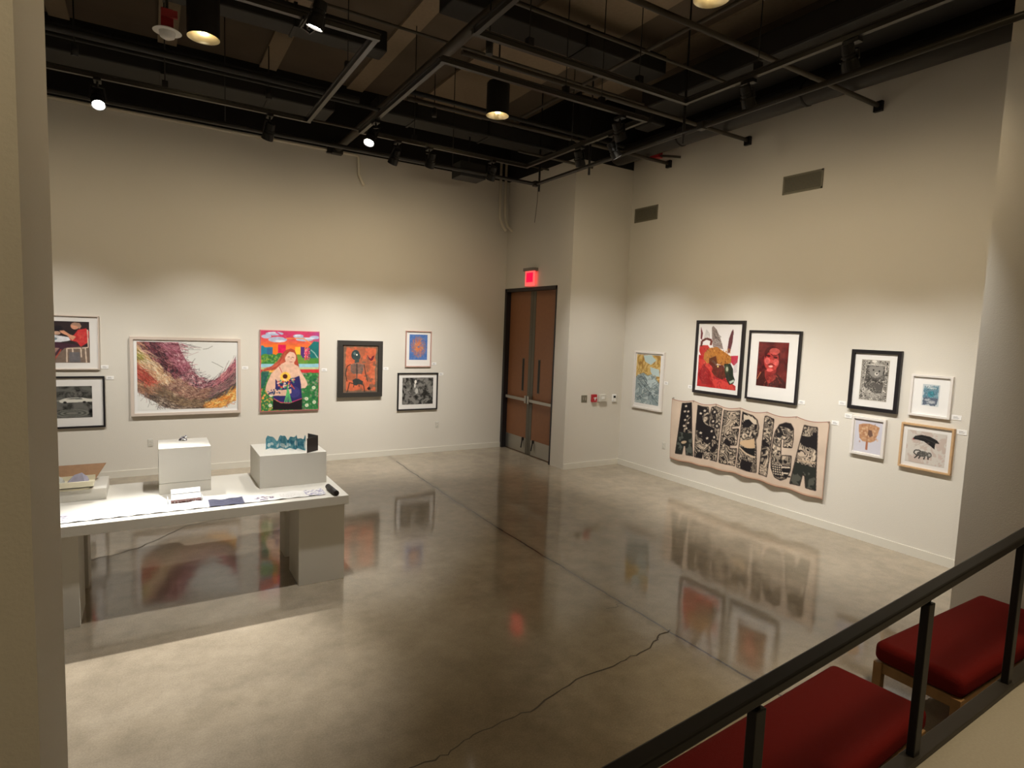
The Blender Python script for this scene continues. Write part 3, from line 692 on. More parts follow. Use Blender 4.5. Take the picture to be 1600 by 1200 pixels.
    c.line([(280, 465), (310, 530)], 5, (190, 70, 80)); c.line([(238, 716), (290, 746), (360, 752), (460, 716)], 6, (200, 60, 100))
    c.ell(400, 665, 45, 45, (66, 62, 125), .8)
    c.poly([(176, 640), (210, 636), (300, 650), (376, 640), (378, 672), (330, 694), (230, 694), (185, 678)], skin)
    c.poly([(232, 722), (290, 752), (360, 757), (462, 720), (462, 803), (230, 806)], (32, 24, 28))
    for k in range(26): c.ell(R255(190, 292), R255(645, 685), R255(4, 9), R255(3, 7), rnd.choice([(60, 70, 110), (40, 40, 60), (110, 120, 150)]), .9)
    c.poly([(335, 600), (362, 610), (350, 650), (340, 660)], (60, 140, 80))
    for x in (328, 345, 365, 380): c.line([(350, 640), (x-4, 748)], 9, (90, 180, 110))
    c.ell(328, 545, 38, 36, (240, 180, 60))
    for k in range(14):
        a = k*math.pi/7; c.line([(328+20*math.cos(a), 545+20*math.sin(a)), (328+44*math.cos(a), 545+41*math.sin(a))], 9, (250, 205, 90), .9)
    c.ell(326, 541, 19, 18, (78, 34, 26))
    for k in range(34): c.ell(R255(262, 400), R255(560, 640), R255(5, 11), R255(4, 9), rnd.choice([(240, 190, 170), (225, 130, 100), (200, 70, 60), (80, 150, 120), (235, 220, 200)]), .9)
    c.line([(370, 600), (402, 642)], 8, (190, 80, 70)); c.texture(.08, 30)
    return c
# --- skeleton
def art_skeleton():
    c = Canvas(100, 140, (196, 98, 66), q=[(782, 292), (1053, 298), (1048, 664), (782, 672)])
    n = c.noise(6, 4, 4); c.put(n > .60, (130, 88, 66), .5); c.put(n < .36, (215, 120, 84), .6)
    ed = np.minimum(np.minimum(c.x, 1-c.x)*c.asp, np.minimum(c.y, 1-c.y)); c.put((ed+.05*(c.noise(12, 9)-.5)) < .05, (98, 92, 78), .75)
    n2 = c.noise(14, 2, 3); c.put((n2 > .62) & (c.x > .5), (84, 84, 74), .55)
    g = (52, 66, 66)
    c.ell(876, 372, 32, 40, g, 1, .1); c.ell(898, 385, 18, 26, g); c.ell(887, 371, 6, 7, (225, 222, 205)); c.ell(870, 362, 10, 12, (84, 104, 104))  # pale dot in the eye is a painted reflection
    c.poly([(872, 405), (906, 400), (905, 432), (870, 436)], (66, 74, 70))
    c.poly([(838, 446), (880, 434), (944, 446), (940, 500), (918, 522), (862, 522), (838, 498)], (92, 104, 104), .55)
    for k in range(6):
        y = 452+k*12; c.line([(842, y+3), (885, y-2), (936, y+4)], 4, (50, 54, 54), .85)
    c.line([(888, 440), (888, 570)], 9, (58, 58, 54))
    for k in range(5): c.line([(878, 528+k*9), (902, 528+k*9)], 4, (160, 100, 80), .8)
    c.poly([(855, 568), (880, 556), (905, 560), (938, 580), (930, 606), (905, 600), (885, 612), (862, 606)], (54, 58, 56))
    for ln in ([(838, 446), (812, 462), (800, 520), (812, 580)], [(944, 446), (952, 500), (968, 560), (975, 580)], [(862, 598), (832, 588), (818, 650), (812, 668)], [(932, 596), (944, 620), (950, 660)], [(868, 604), (862, 625)], [(905, 602), (908, 622)]): c.line(ln, 6, (50, 48, 44))
    c.poly([(968, 378), (995, 402), (1008, 384), (1026, 374), (1014, 410), (1000, 420), (982, 408)], (100, 34, 46)); c.line([(968, 440), (1000, 432), (1030, 420)], 3, (120, 60, 50))
    for k in range(60):
        x, y = R255(960, 1045), R255(420, 600); c.line([(x, y), (x+R255(-10, 10), y+R255(-8, 12))], 3, (112, 88, 72), .6)
    c.ell(983, 634, 13, 12, (46, 36, 34)); c.line([(984, 622), (988, 612)], 3, (46, 36, 34)); c.texture(.12, 18, 6)
    return c
def art_burst():
    c = Canvas(56, 80, (70, 112, 180)); n = c.noise(14, 1); c.put(n > .55, (96, 130, 190), .6)
    for k in range(900):
        a = rnd.uniform(0, 6.283); r0 = rnd.uniform(.02, .30); r1 = r0+rnd.uniform(.03, .1)
        c.line([(.5+r0*math.cos(a)*1.25, .49+r0*math.sin(a)*1.25), (.5+r1*math.cos(a+.1)*1.25, .49+r1*math.sin(a+.1)*1.2)], .012, rnd.choice([(226, 128, 62), (214, 100, 62), (230, 160, 90), (180, 104, 96), (120, 110, 150)] if r1 > .25 else [(232, 128, 52), (222, 96, 50), (240, 160, 80)]), .6)
    return c
def art_bw(w, h, seed, light=.5, sc=9, figs=()):
    c = Canvas(w, h, (120, 118, 114)); n = c.noise(sc, seed, 4, warp=.25); m = np.abs(((n*7) % 1)-.5)*2
    v = (n-.5)*2.2+light; g = np.clip(v*.75+m*.35, .05, .55)[..., None]; c.a = g*np.array((232, 228, 220.))
    for f in figs:
        c.ell(*f)
    return c
def art_kitchen():
    q = [(-150, 115), (310, 115), (318, 432), (-150, 440)]
    c = Canvas(150, 104, (52, 42, 44), q=q)
    c.poly([(-150, 110), (80, 110), (85, 330), (-150, 340)], (206, 116, 58)); c.poly([(-150, 330), (90, 300), (320, 310), (320, 440), (-150, 445)], (128, 110, 98))
    c.poly([(20, 160), (80, 160), (80, 225), (20, 230)], (214, 150, 110), .8)
    c.ell(90, 250, 120, 26, (226, 228, 232)); c.poly([(-40, 225), (120, 222), (210, 245), (150, 275), (-40, 275)], (224, 226, 232))
    c.ell(50, 222, 22, 16, (44, 44, 96)); c.ell(112, 250, 16, 10, (120, 140, 150)); c.poly([(100, 160), (150, 150), (175, 210), (110, 215)], (36, 32, 38))
    c.poly([(-120, 180), (-60, 160), (-30, 220), (-60, 300), (-130, 300)], (70, 100, 120)); c.ell(-90, 150, 22, 26, (200, 150, 125))
    c.poly([(50, 285), (120, 275), (240, 290), (262, 305), (170, 320), (120, 380), (60, 400), (30, 410), (60, 360), (110, 320)], (72, 44, 58))
    c.poly([(90, 320), (140, 320), (90, 400), (70, 400)], (205, 170, 150), .7); c.ell(40, 392, 20, 10, (225, 170, 130)); c.line([(30, 415), (110, 415), (150, 330)], 6, (190, 80, 60))
    c.poly([(245, 178), (292, 165), (312, 190), (306, 270), (262, 308), (240, 270), (205, 262), (195, 238), (225, 215)], (206, 58, 60))
    for k in range(40): c.line([(R255(230, 300), R255(185, 280)), (R255(230, 300), R255(185, 285))], 4, rnd.choice([(225, 90, 84), (180, 40, 50), (230, 110, 90)]), .4)
    c.poly([(140, 188), (165, 185), (200, 215), (235, 230), (215, 262), (185, 225), (150, 205)], (222, 160, 128)); c.ell(125, 206, 22, 14, (228, 186, 158), .9)
    c.ell(228, 150, 24, 26, (222, 160, 130)); c.poly([(205, 140), (225, 122), (255, 128), (266, 150), (255, 172), (240, 150), (215, 145)], (176, 140, 118))
    for ln in ([(182, 322), (182, 430)], [(182, 322), (262, 318)], [(262, 318), (266, 390)], [(288, 310), (296, 430)], [(300, 175), (306, 310), (270, 318)], [(215, 322), (218, 380)]): c.line(ln, 7, (225, 205, 185))
    c.poly([(195, 350), (255, 350), (262, 428), (195, 430)], (105, 105, 112), .8); c.texture(.1, 20, 3)
    return c
def art_car():
    c = art_bw(120, 80, 21, .42, 7); c.a *= .82
    c.put(c.noise(5, 3) > .45, (92, 94, 88), .4)
    c.line([(0, .50), (.4, .46), (1, .42)], .03, (150, 150, 140), .8)
    c.poly([(.52, .44), (.60, .38), (.72, .36), (.86, .37), (.93, .40), (1.0, .42), (1, .50), (.55, .52), (.52, .49)], (215, 212, 202), raw=True)
    c.poly([(.62, .41), (.70, .38), (.84, .385), (.86, .42)], (80, 82, 80), raw=True)
    for x in (.60, .88): c.ell(x, .51, .025, .035, (30, 30, 30))
    for k in range(5): c.ell(.7, .85, .25-k*.04, .12-k*.02, (70, 72, 68) if k % 2 else (130, 130, 122), .8)
    return c
def art_mountain():
    c = Canvas(64, 130, (196, 160, 84)); n = c.noise(5, 8, 3, warp=.5); s = np.abs(((n*6) % 1)-.5)*2
    c.put(s > .6, (214, 184, 120)); c.put(s < .18, (150, 112, 60), .8)
    c.poly([(.28, .02), (.6, 0), (.82, .1), (.6, .2), (.36, .14)], (186, 206, 206), raw=True); c.poly([(.58, .24), (.95, .28), (.98, .42), (.7, .40), (.6, .33)], (190, 208, 208), raw=True)
    c.poly([(.02, .46), (.18, .40), (.32, .37), (.50, .42), (.66, .38), (.84, .46), (1, .56), (1, 1), (0, 1), (0, .5)], (140, 156, 158), raw=True)
    c.poly([(.30, .40), (.5, .44), (.66, .40), (.95, .56), (.70, .68), (.45, .58)], (188, 204, 206), raw=True)
    for k in range(70):
        p = (rnd.random(), rnd.uniform(.42, 1)); pp = [(p[0]+rnd.uniform(-.16, .16), p[1]+rnd.uniform(-.07, .07)) for _ in range(3)]
        c.poly(pp, rnd.choice([(116, 134, 138), (160, 176, 180), (196, 208, 208), (98, 114, 120), (172, 190, 196)]), .75, raw=True)
        c.line(pp+[pp[0]], .012, rnd.choice([(225, 228, 222), (80, 92, 98)]), .7)
    for ln in ([(.02, .46), (.55, .72), (.98, .96)], [(.32, .60), (.55, .72), (.98, .52)], [(.1, .9), (.55, .72)], [(.18, .40), (.6, .66)]): c.line(ln, .018, (70, 82, 88), .8)
    return c
def art_bee():
    q = [(625, 150), (915, 150), (888, 645), (605, 607)]
    c = Canvas(110, 170, (232, 228, 228), q=q)
    c.poly([(628, 160), (642, 210), (636, 260), (626, 250)], (110, 40, 50)); 
    for k in range(8): c.line([(650+k*6, 250), (668+k*3, 180+k*4)], 2, (150, 145, 145), .8)
    c.poly([(622, 300), (680, 300), (705, 340), (690, 420), (640, 400), (616, 340)], (186, 52, 48)); c.poly([(616, 370), (680, 400), (760, 470), (820, 560), (885, 610), (886, 645), (605, 608)], (176, 38, 40))
    c.poly([(610, 400), (690, 420), (740, 520), (700, 560), (620, 500)], (200, 62, 56)); c.poly([(700, 545), (780, 560), (860, 600), (880, 640), (740, 622)], (206, 66, 60))
    c.poly([(650, 440), (700, 500), (720, 600), (640, 590), (612, 520)], (138, 24, 30), .8); c.poly([(848, 380), (905, 378), (896, 430), (870, 455), (850, 430)], (190, 48, 74))
    for k in range(120):
        x, y = R255(615, 860), R255(420, 625); c.line([(x, y), (x+R255(-16, 24), y+R255(6, 20))], 4, rnd.choice([(226, 92, 80), (120, 20, 26), (205, 60, 60), (90, 18, 20)]), .55)
    c.line([(632, 310), (636, 270), (668, 250), (706, 262), (700, 300)], 16, (112, 54, 46)); c.line([(632, 310), (636, 270), (668, 250), (700, 262)], 6, (60, 30, 28), .8)
    c.poly([(706, 165), (716, 152), (742, 180), (770, 250), (792, 330), (752, 322), (716, 312), (708, 240)], (142, 128, 122)); 
    for k in range(24): c.line([(R255(710, 740), R255(180, 300)), (R255(740, 785), R255(230, 325))], 2.5, rnd.choice([(90, 80, 76), (190, 180, 174), (60, 54, 50)]), .8)
    c.poly([(862, 175), (866, 200), (858, 280), (842, 350), (826, 362), (822, 330), (832, 250), (850, 195)], (96, 50, 56))
    c.poly([(655, 360), (690, 322), (745, 312), (800, 350), (850, 385), (850, 430), (800, 455), (750, 440), (720, 410), (680, 440), (650, 405)], (176, 116, 52))
    for k in range(160): 
        x, y = R255(655, 848), R255(322, 445); c.line([(x, y), (x+R255(-6, 10), y+R255(6, 16))], 4, rnd.choice([(216, 160, 84), (120, 70, 30), (70, 40, 22), (196, 128, 60), (150, 92, 40)]), .6)
    c.poly([(690, 400), (740, 380), (750, 440), (720, 470), (690, 440)], (72, 34, 24), .8)
    c.poly([(720, 450), (790, 450), (815, 490), (825, 540), (790, 560), (740, 540), (710, 500)], (92, 40, 32)); 
    for k in range(60): x, y = R255(715, 815), R255(450, 555); c.line([(x, y), (x+R255(-8, 8), y+14)], 3, rnd.choice([(130, 60, 44), (52, 22, 20), (170, 50, 44)]), .6)
    c.poly([(800, 440), (845, 440), (866, 480), (868, 530), (880, 560), (870, 590), (840, 600), (818, 560), (806, 510)], (34, 44, 34)); c.ell(820, 478, 16, 30, (62, 78, 58)); c.ell(822, 480, 8, 18, (206, 210, 186), .8)
    c.poly([(838, 575), (872, 560), (874, 575), (846, 592)], (190, 206, 190)); c.ell(755, 460, 6, 8, (226, 196, 120))
    for k in range(14): c.line([(870, 430+k*6), (895, 410+k*7)], 2, (130, 110, 120), .6)
    return c
def art_portrait():
    q = [(1078, 270), (1315, 275), (1290, 635), (1055, 610)]
    c = Canvas(96, 140, (92, 26, 26), q=q); n = c.noise(7, 5, 4); c.put(n > .55, (120, 44, 38), .6); c.put(n < .4, (62, 16, 18), .6)
    c.poly([(1056, 612), (1060, 540), (1110, 500), (1150, 520), (1220, 520), (1262, 560), (1290, 600), (1290, 635)], (66, 24, 22)); c.line([(1064, 560), (1095, 505)], 7, (176, 104, 70))
    c.poly([(1125, 490), (1215, 480), (1210, 560), (1150, 600), (1125, 540)], (140, 44, 42))
    c.ell(1178, 412, 60, 88, (176, 58, 54), 1, .1); c.poly([(1120, 360), (1140, 320), (1180, 300), (1225, 320), (1245, 370), (1238, 420), (1226, 370), (1190, 350), (1150, 355), (1128, 400)], (74, 20, 20))
    c.ell(1200, 345, 40, 26, (206, 92, 84), .8); c.ell(1145, 420, 22, 26, (224, 112, 106), .8); c.ell(1210, 430, 22, 26, (214, 98, 92), .8); c.ell(1162, 490, 24, 14, (216, 98, 94), .9)
    for x, y in ((1152, 380), (1206, 392)): c.ell(x, y, 17, 8, (60, 12, 16), .9, .15)
    c.line([(1170, 365), (1190, 380), (1225, 372)], 6, (70, 14, 18), .8); c.poly([(1180, 385), (1192, 430), (1172, 438), (1166, 425)], (190, 72, 68)); c.line([(1150, 448), (1178, 442), (1200, 456)], 6, (70, 12, 18))
    c.ell(1170, 462, 17, 8, (232, 176, 164)); c.ell(1112, 470, 5, 14, (60, 14, 16)); c.line([(1235, 400), (1240, 470), (1200, 530)], 8, (84, 22, 22), .8)
    for k in range(90): x, y = R255(1110, 1250), R255(530, 620); c.line([(x, y), (x+R255(-10, 10), y+R255(4, 16))], 4, rnd.choice([(176, 84, 64), (120, 40, 36), (206, 120, 90), (50, 16, 16)]), .6)
    c.texture(.18, 24, 2); return c
def art_bear():
    c = Canvas(84, 120, (170, 166, 158)); n = c.noise(16, 7, 2, warp=.3); s = np.abs(((n*5) % 1)-.5)*2
    c.put(s < .42, (58, 54, 50)); c.put(s > .8, (214, 208, 198))
    ed = np.minimum(np.minimum(c.x, 1-c.x)*c.asp, np.minimum(c.y, 1-c.y)); c.put(ed < .02, (178, 172, 160))
    c.poly([(.50, .03), (.86, .16), (.86, .80), (.5, .97), (.14, .80), (.14, .16)], (216, 210, 200), .35, raw=True)
    c.poly([(.20, .13), (.86, .13), (.88, .34), (.80, .80), (.55, .82), (.15, .66), (.18, .3)], (44, 42, 40), raw=True)
    n2 = c.noise(24, 17, 2, warp=.2); msk = c.mask([(.20, .13), (.86, .13), (.88, .34), (.80, .80), (.55, .82), (.15, .66), (.18, .3)], (slice(0, c.H), slice(0, c.W))); c.put(msk & (np.abs(((n2*6) % 1)-.5) > .32), (196, 190, 180), .9)
    c.poly([(.28, .22), (.36, .15), (.5, .17), (.62, .16), (.74, .14), (.8, .22), (.78, .36), (.66, .42), (.5, .44), (.36, .38)], (142, 138, 132), raw=True)
    for x, y in ((.45, .25), (.66, .27)): c.ell(x, y, .03, .022, (40, 38, 36))
    c.ell(.57, .34, .07, .045, (212, 206, 196)); c.ell(.58, .33, .03, .02, (30, 30, 30)); c.poly([(.40, .44), (.66, .44), (.84, .62), (.80, .74), (.60, .72), (.44, .56)], (92, 88, 84), raw=True)
    for k in range(60):
        x, y = rnd.uniform(.15, .85), rnd.uniform(.5, .55); c.line([(x, y), (x+rnd.uniform(-.1, .1), y+rnd.uniform(-.06, .06))], .018, rnd.choice([(222, 216, 206), (40, 38, 36)]), .8)
    c.line([(.20, .13), (.86, .13), (.86, .34)], .02, (222, 216, 206)); c.ell(.46, .04, .09, .03, (225, 220, 212)); return c
def art_teal():
    c = Canvas(60, 74, (198, 206, 210)); n = c.noise(7, 31, 4)
    inside = (np.abs(c.x-.5)+.08*(n-.5)*2 < .42) & (np.abs(c.y-.5)+.1*(n-.5)*2 < .45); c.put(inside, (108, 146, 162)); c.put(inside & (n > .52), (138, 168, 180), .7); c.put(inside & (c.y > .62), (92, 98, 116), .85)
    for e in [(.4, .14, .22, .07), (.62, .18, .2, .04), (.3, .10, .12, .05), (.3, .74, .13, .06), (.6, .8, .2, .06), (.55, .86, .26, .04), (.42, .7, .1, .04)]: c.ell(*e, (226, 228, 226), .55)
    c.ell(.52, .45, .2, .14, (64, 146, 160), .8); c.put(inside & (c.noise(30, 4, 2) > .62), (60, 74, 92), .5); return c
def art_fan():
    c = Canvas(70, 90, (206, 204, 214), q=[(240, 675), (430, 705), (418, 945), (228, 905)])
    c.poly([(262, 715), (290, 708), (335, 710), (385, 728), (408, 742), (395, 790), (375, 840), (345, 850), (290, 838), (272, 815), (262, 760)], (190, 146, 110))
    for k in range(60): x, y = R255(270, 395), R255(720, 840); c.ell(x, y, R255(4, 10), R255(4, 9), rnd.choice([(214, 178, 146), (156, 104, 78), (226, 200, 170), (170, 120, 92)]), .5)
    c.poly([(330, 755), (352, 760), (362, 800), (340, 812), (328, 790)], (96, 72, 66), .8); c.line([(335, 712), (320, 845)], 3, (140, 100, 76)); c.poly([(314, 840), (330, 842), (326, 905), (312, 902)], (172, 112, 84)); return c
def art_bird():
    c = Canvas(110, 96, (208, 202, 194), q=[(650, 765), (915, 800), (890, 1030), (628, 990)]); n = c.noise(6, 12, 4); c.put(n > .58, (190, 168, 158), .6); c.put((n < .38) & (c.x > .6), (196, 160, 150), .4)
    c.poly([(682, 836), (700, 812), (745, 804), (800, 815), (845, 840), (862, 864), (835, 862), (828, 904), (800, 880), (760, 850), (715, 838)], (34, 32, 34))
    c.line([(690, 820), (760, 825), (840, 862)], 3, (90, 90, 88), .8); c.ell(690, 835, 5, 4, (190, 80, 70))
    c.line([(742, 925), (728, 912), (700, 912), (690, 930), (712, 950)], 8, (60, 58, 56)); c.ell(748, 938, 38, 20, (84, 82, 80)); c.ell(792, 945, 18, 19, (70, 68, 66)); c.ell(795, 945, 9, 10, (160, 156, 150))
    for a, b in (((722, 945), (694, 968)), ((735, 952), (722, 972)), ((765, 955), (756, 976)), ((785, 960), (786, 978))): c.line([a, b], 9, (58, 56, 54))
    for k in range(40): x, y = R255(715, 810), R255(922, 960); c.line([(x, y), (x+6, y+3)], 2, (176, 172, 164), .8)
    for k in range(40): x, y = R255(690, 790), R255(860, 892); c.line([(x, y), (x+12, y-4)], 2, (160, 140, 130), .5)
    return c
def art_banner():
    q = [(108, 117), (1420, 308), (1345, 978), (105, 625)]
    c = Canvas(400, 150, (203, 184, 166), q=q)
    n0 = c.noise(5, 3, 3); c.a *= (1+.07*(n0-.5)*2)[..., None]
    n = c.noise(11, 40, 2, warp=.35); s = np.abs(((n*5.0) % 1)-.5)*2; n1 = c.noise(4, 41, 2, warp=.5)
    tex = np.empty_like(c.a); tex[:] = (142, 130, 116)
    tex[s < .34] = (38, 34, 34); tex[(s > .34) & (s < .5)] = (88, 80, 74); tex[s > .86] = (214, 196, 174)
    tex[n1 > .68] = (34, 30, 32); tex[(n1 < .36) & (s > .3)] = (196, 178, 158)
    full = (slice(0, c.H), slice(0, c.W))
    letters = [
     [(192, 152), (262, 158), (293, 613), (235, 600), (226, 522), (212, 520), (203, 588), (150, 580)],
     [(318, 172), (402, 185), (410, 268), (428, 192), (513, 197), (487, 662), (428, 650), (424, 596), (418, 596), (412, 640), (375, 632), (371, 590), (365, 588), (360, 628), (303, 616)],
     [(530, 208), (662, 228), (655, 362), (597, 355), (596, 382), (652, 388), (636, 530), (582, 522), (580, 550), (640, 562), (628, 708), (503, 668)],
     [(682, 232), (765, 248), (805, 290), (820, 360), (812, 430), (795, 470), (800, 540), (797, 757), (722, 740), (716, 735), (643, 716)],
     [(870, 268), (945, 282), (890, 790), (818, 772)],
     [(1040, 308), (1085, 325), (1110, 375), (1108, 470), (1095, 542), (1022, 528), (1028, 458), (1006, 450), (1003, 520), (1004, 640), (1014, 598), (1090, 612), (1078, 740), (1045, 800), (1000, 814), (955, 785), (925, 710), (922, 600), (935, 480), (955, 390), (990, 325)],
     [(1205, 330), (1310, 345), (1290, 897), (1208, 870), (1200, 770), (1182, 764), (1160, 857), (1072, 846)]]
    for i, L in enumerate(letters):
        P = [c.m(p) for p in L]; mk = c.mask(P, full)
        c.a = np.where(mk[..., None], tex, c.a)
        if i == 0:
            c.put(mk & (c.noise(9, 2) > .4) & (c.y < .52), (30, 27, 30)); c.put(mk & (c.y > .52), (38, 40, 38)); c.put(mk & (c.y > .52) & (c.noise(14, 6) > .56), (82, 86, 80))
            for x, y in ((220, 180), (212, 225), (238, 230), (232, 270), (215, 300), (240, 330), (208, 350), (228, 375)): star(c, x, y, 13, (222, 208, 190))
            c.ell(213, 490, 22, 12, (206, 180, 150), .9)
        if i == 1:
            for x, y in ((345, 240), (375, 215), (450, 240), (440, 320), (475, 360), (430, 405), (395, 460), (455, 460), (348, 410)): c.ell(x, y, 26, 26, (34, 30, 32), .85); star(c, x, y, 14, (222, 208, 190))
        if i == 3:
            c.poly([(690, 250), (765, 262), (800, 300), (800, 330), (690, 310)], (206, 190, 170)); c.poly([(700, 300), (735, 285), (780, 330), (700, 320)], (30, 28, 30)); c.poly([(664, 500), (700, 478), (784, 455), (790, 540), (740, 548), (664, 520)], (206, 176, 142))
            c.poly([(664, 540), (788, 545), (785, 620), (700, 570)], (34, 32, 32)); c.line([(660, 545), (720, 590), (790, 625)], 12, (206, 184, 158))
        if i == 5:
            c.poly([(930, 660), (1015, 690), (1000, 790), (960, 780), (928, 720)], (36, 32, 34))
            for a in range(5):
                for b in range(5): c.ell(940+a*17+b*2, 675+b*20+a*3, 6, 6, (214, 198, 178))
            for k in range(4): c.line([(1010, 700+k*26), (1078, 712+k*26)], 10, (36, 32, 34) if k % 2 else (214, 198, 178))
            c.ell(985, 420, 26, 24, (30, 28, 30), .9)
        if i == 6:
            lo = mk & (c.y > .60); c.put(lo, (44, 46, 42)); c.put(lo & (c.noise(10, 8) > .56), (92, 92, 84), .8)
            c.line([(1140, 640), (1290, 660)], 12, (200, 176, 150), .8)
        c.line(L+[L[0]], 7, (52, 44, 42), .9)
    c.put((c.y < .012), (150, 100, 86), .9); c.put((c.y > .965), (190, 150, 122), .6); c.put((c.y > .988), (120, 82, 66), .9)
    c.put((c.x < .004) | (c.x > .996), (160, 110, 90), .8)
    return c
def star(c, x, y, r, col):
    pts = []
    for k in range(10):
        a = -math.pi/2+k*math.pi/5; rr = r if k % 2 == 0 else r*.42; pts.append((x+rr*math.cos(a), y+rr*math.sin(a)))
    c.poly(pts, col)

# ------------------------------------------------------------------ pictures on the left wall
framed('L', -1.83, -.63, 1.675, 2.475, .018, .035, M_sframe, 'pale framed picture of a seated person in red, upper left by the column', art_kitchen(), (.115, .90, .115, .87))
framed('L', -1.72, -.576, .805, 1.578, .026, .035, M_bframe, 'black framed monochrome print of a car, below the seated person picture', art_car(), (.14, .86, .19, .80))
framed('L', -.25, 1.302, .95, 2.185, .045, .055, M_sframe, 'largest picture, sweeping colourful abstract strokes in a pale wood frame', art_abstract(), (.058, .955, .062, .925), glaze=False, matm=mat('white_backing', (.78, .78, .77), .8))
framed('L', 1.605, 2.586, .948, 2.345, 0, .04, mat('pink_canvas_edge', (.62, .16, .18), .7), 'unframed bright painting of a red-haired person holding a sunflower bouquet', art_garden(), (.012, .988, .008, .992), glaze=False, name='canvas_painting', cat='painting')
framed('L', 2.911, 3.745, 1.162, 2.20, .085, .06, mat('dark_olive_frame', (.030, .026, .022), .5), 'rust orange skeleton painting in a wide black frame', art_skeleton(), (.125, .89, .08, .925), glaze=False, matm=M_black)
framed('L', 4.208, 4.743, 1.715, 2.416, .018, .03, M_pframe, 'small blue picture with an orange burst in a thin pinkish frame', art_burst(), (.15, .845, .10, .80))
framed('L', 4.06, 4.90, .87, 1.602, .025, .035, M_bframe, 'black framed monochrome print hanging below the small orange burst', art_bw(110, 84, 77, .30, 9, figs=[(.42, .16, .035, .07, (232, 230, 224)), (.40, .30, .03, .08, (215, 212, 205)), (.46, .5, .05, .1, (190, 188, 182)), (.85, .25, .1, .12, (130, 128, 122), .6), (.2, .3, .08, .2, (160, 158, 150), .5)]), (.12, .885, .13, .845))
# right wall (s runs towards smaller Y)
framed('R', 8.205, 7.455, 1.155, 2.21, .035, .04, M_wframe, 'tall narrow white framed picture of grey facets under a golden sky', art_mountain(), (.07, .87, .06, .905))
framed('R', 6.785, 5.853, 1.59, 2.776, .045, .045, M_bframe, 'tall black framed picture of a golden bee on red petals', art_bee(), (.085, .90, .07, .905))
framed('R', 5.765, 4.93, 1.605, 2.636, .03, .045, M_bframe, 'black framed deep red portrait of a laughing face with a wide white mat', art_portrait(), (.20, .785, .16, .79))
framed('R', 4.218, 3.622, 1.665, 2.424, .045, .045, M_bframe, 'black framed black and white print of an animal inside an ornate border', art_bear(), (.215, .775, .16, .83))
framed('R', 3.50, 3.068, 1.678, 2.165, .026, .035, M_wframe, 'small white framed print with a teal and grey square image', art_teal(), (.29, .70, .22, .73), matm=M_paper)
framed('R', 4.138, 3.729, 1.093, 1.577, .03, .045, M_wframe, 'small white shadow box holding a tan paddle-shaped hand fan', art_fan(), (.10, .90, .09, .92))
framed('R', 3.552, 3.002, 1.05, 1.583, .022, .045, M_tframe, 'tan wood framed print of a black bird above a small lion, lowest right', art_bird(), (.12, .87, .15, .86))
# banner
t = wall_thing('fabric_banner', 'R', 5.825, .92, 'wide unframed cream cloth banner lettered AMERICA in black and white collage', 'banner')
def bz(X, Y, Z):
    u = (X+1.39)/2.78; v = .5-Z/1.05
    sag = .036*np.abs(np.sin(np.pi*u*6.0))
    top = .515+.022*(np.cos(np.pi*(u-.5)*1.2))*0 + .02 - sag
    bot = -.50 - .03*(1-np.abs(2*u-1))*-1.3 - .03 - .012*np.sin(np.pi*u*6)**2
    top = top - .02*np.exp(-((u)/.05)**2)
    Zn = top*(1-v)+bot*v
    Yn = -.036-.010*np.sin(u*np.pi*12)*(.3+.7*v)-.008*np.sin(u*31+v*4)-.012*v
    Xn = (u-.5)*2.785 - .035*v*(u < .5)*(1-2*u)*-1
    return Xn, Yn, Zn
picture('cloth', art_banner(), 2.78, 1.05, t, fz=bz)
for k in range(7):
    u = k/6; MB().tube([((u-.5)*2.76, -.003, .52), ((u-.5)*2.76, -.05, .52)], .006, 8).build('pin', M_steel, t)
# wall labels
def placard(wall, s, z, lab):
    t = wall_thing('wall_label', wall, s, z, lab, 'label', 'small white picture labels')
    MB().box(-.048, .048, -.005, 0, -.027, .027).build('card', M_paper, t)
    t = [c for c in t.children][0]
    MB().box(-.03, .012, -.0056, -.005, .006, .010).box(-.03, .028, -.0056, -.005, -.004, -.001).box(-.03, .02, -.0056, -.005, -.013, -.010).build('print_lines', mat('grey_ink', (.25, .25, .25), .8), t)
for w_, s_, z_, lb in [('L', -.572, 1.715, 'small white label right of the seated person picture'), ('L', -.508, 1.55, 'small white label right of the car print'), ('L', 1.375, 1.70, 'small white label right of the large abstract'),
    ('L', 2.68, 1.663, 'small white label between the sunflower painting and the skeleton'), ('L', 3.83, 1.683, 'small white label right of the skeleton painting'), ('L', 4.817, 1.78, 'small white label right of the orange burst picture'), ('L', 4.975, 1.573, 'small white label at the upper right of the lower monochrome print'),
    ('R', 6.862, 1.67, 'small white label left of the bee picture'), ('R', 7.405, 1.68, 'small white label right of the mountain picture'), ('R', 4.868, 1.655, 'small white label right of the red portrait'), ('R', 4.303, 1.713, 'small white label left of the ornate black framed print'),
    ('R', 4.21, 1.557, 'small white label above left of the hand fan'), ('R', 4.373, 1.442, 'small white label at the banner upper right corner'), ('R', 3.012, 1.712, 'small white label right of the teal print'), ('R', 2.944, 1.556, 'small white label right of the bird print')]:
    placard(w_, s_, z_, lb)

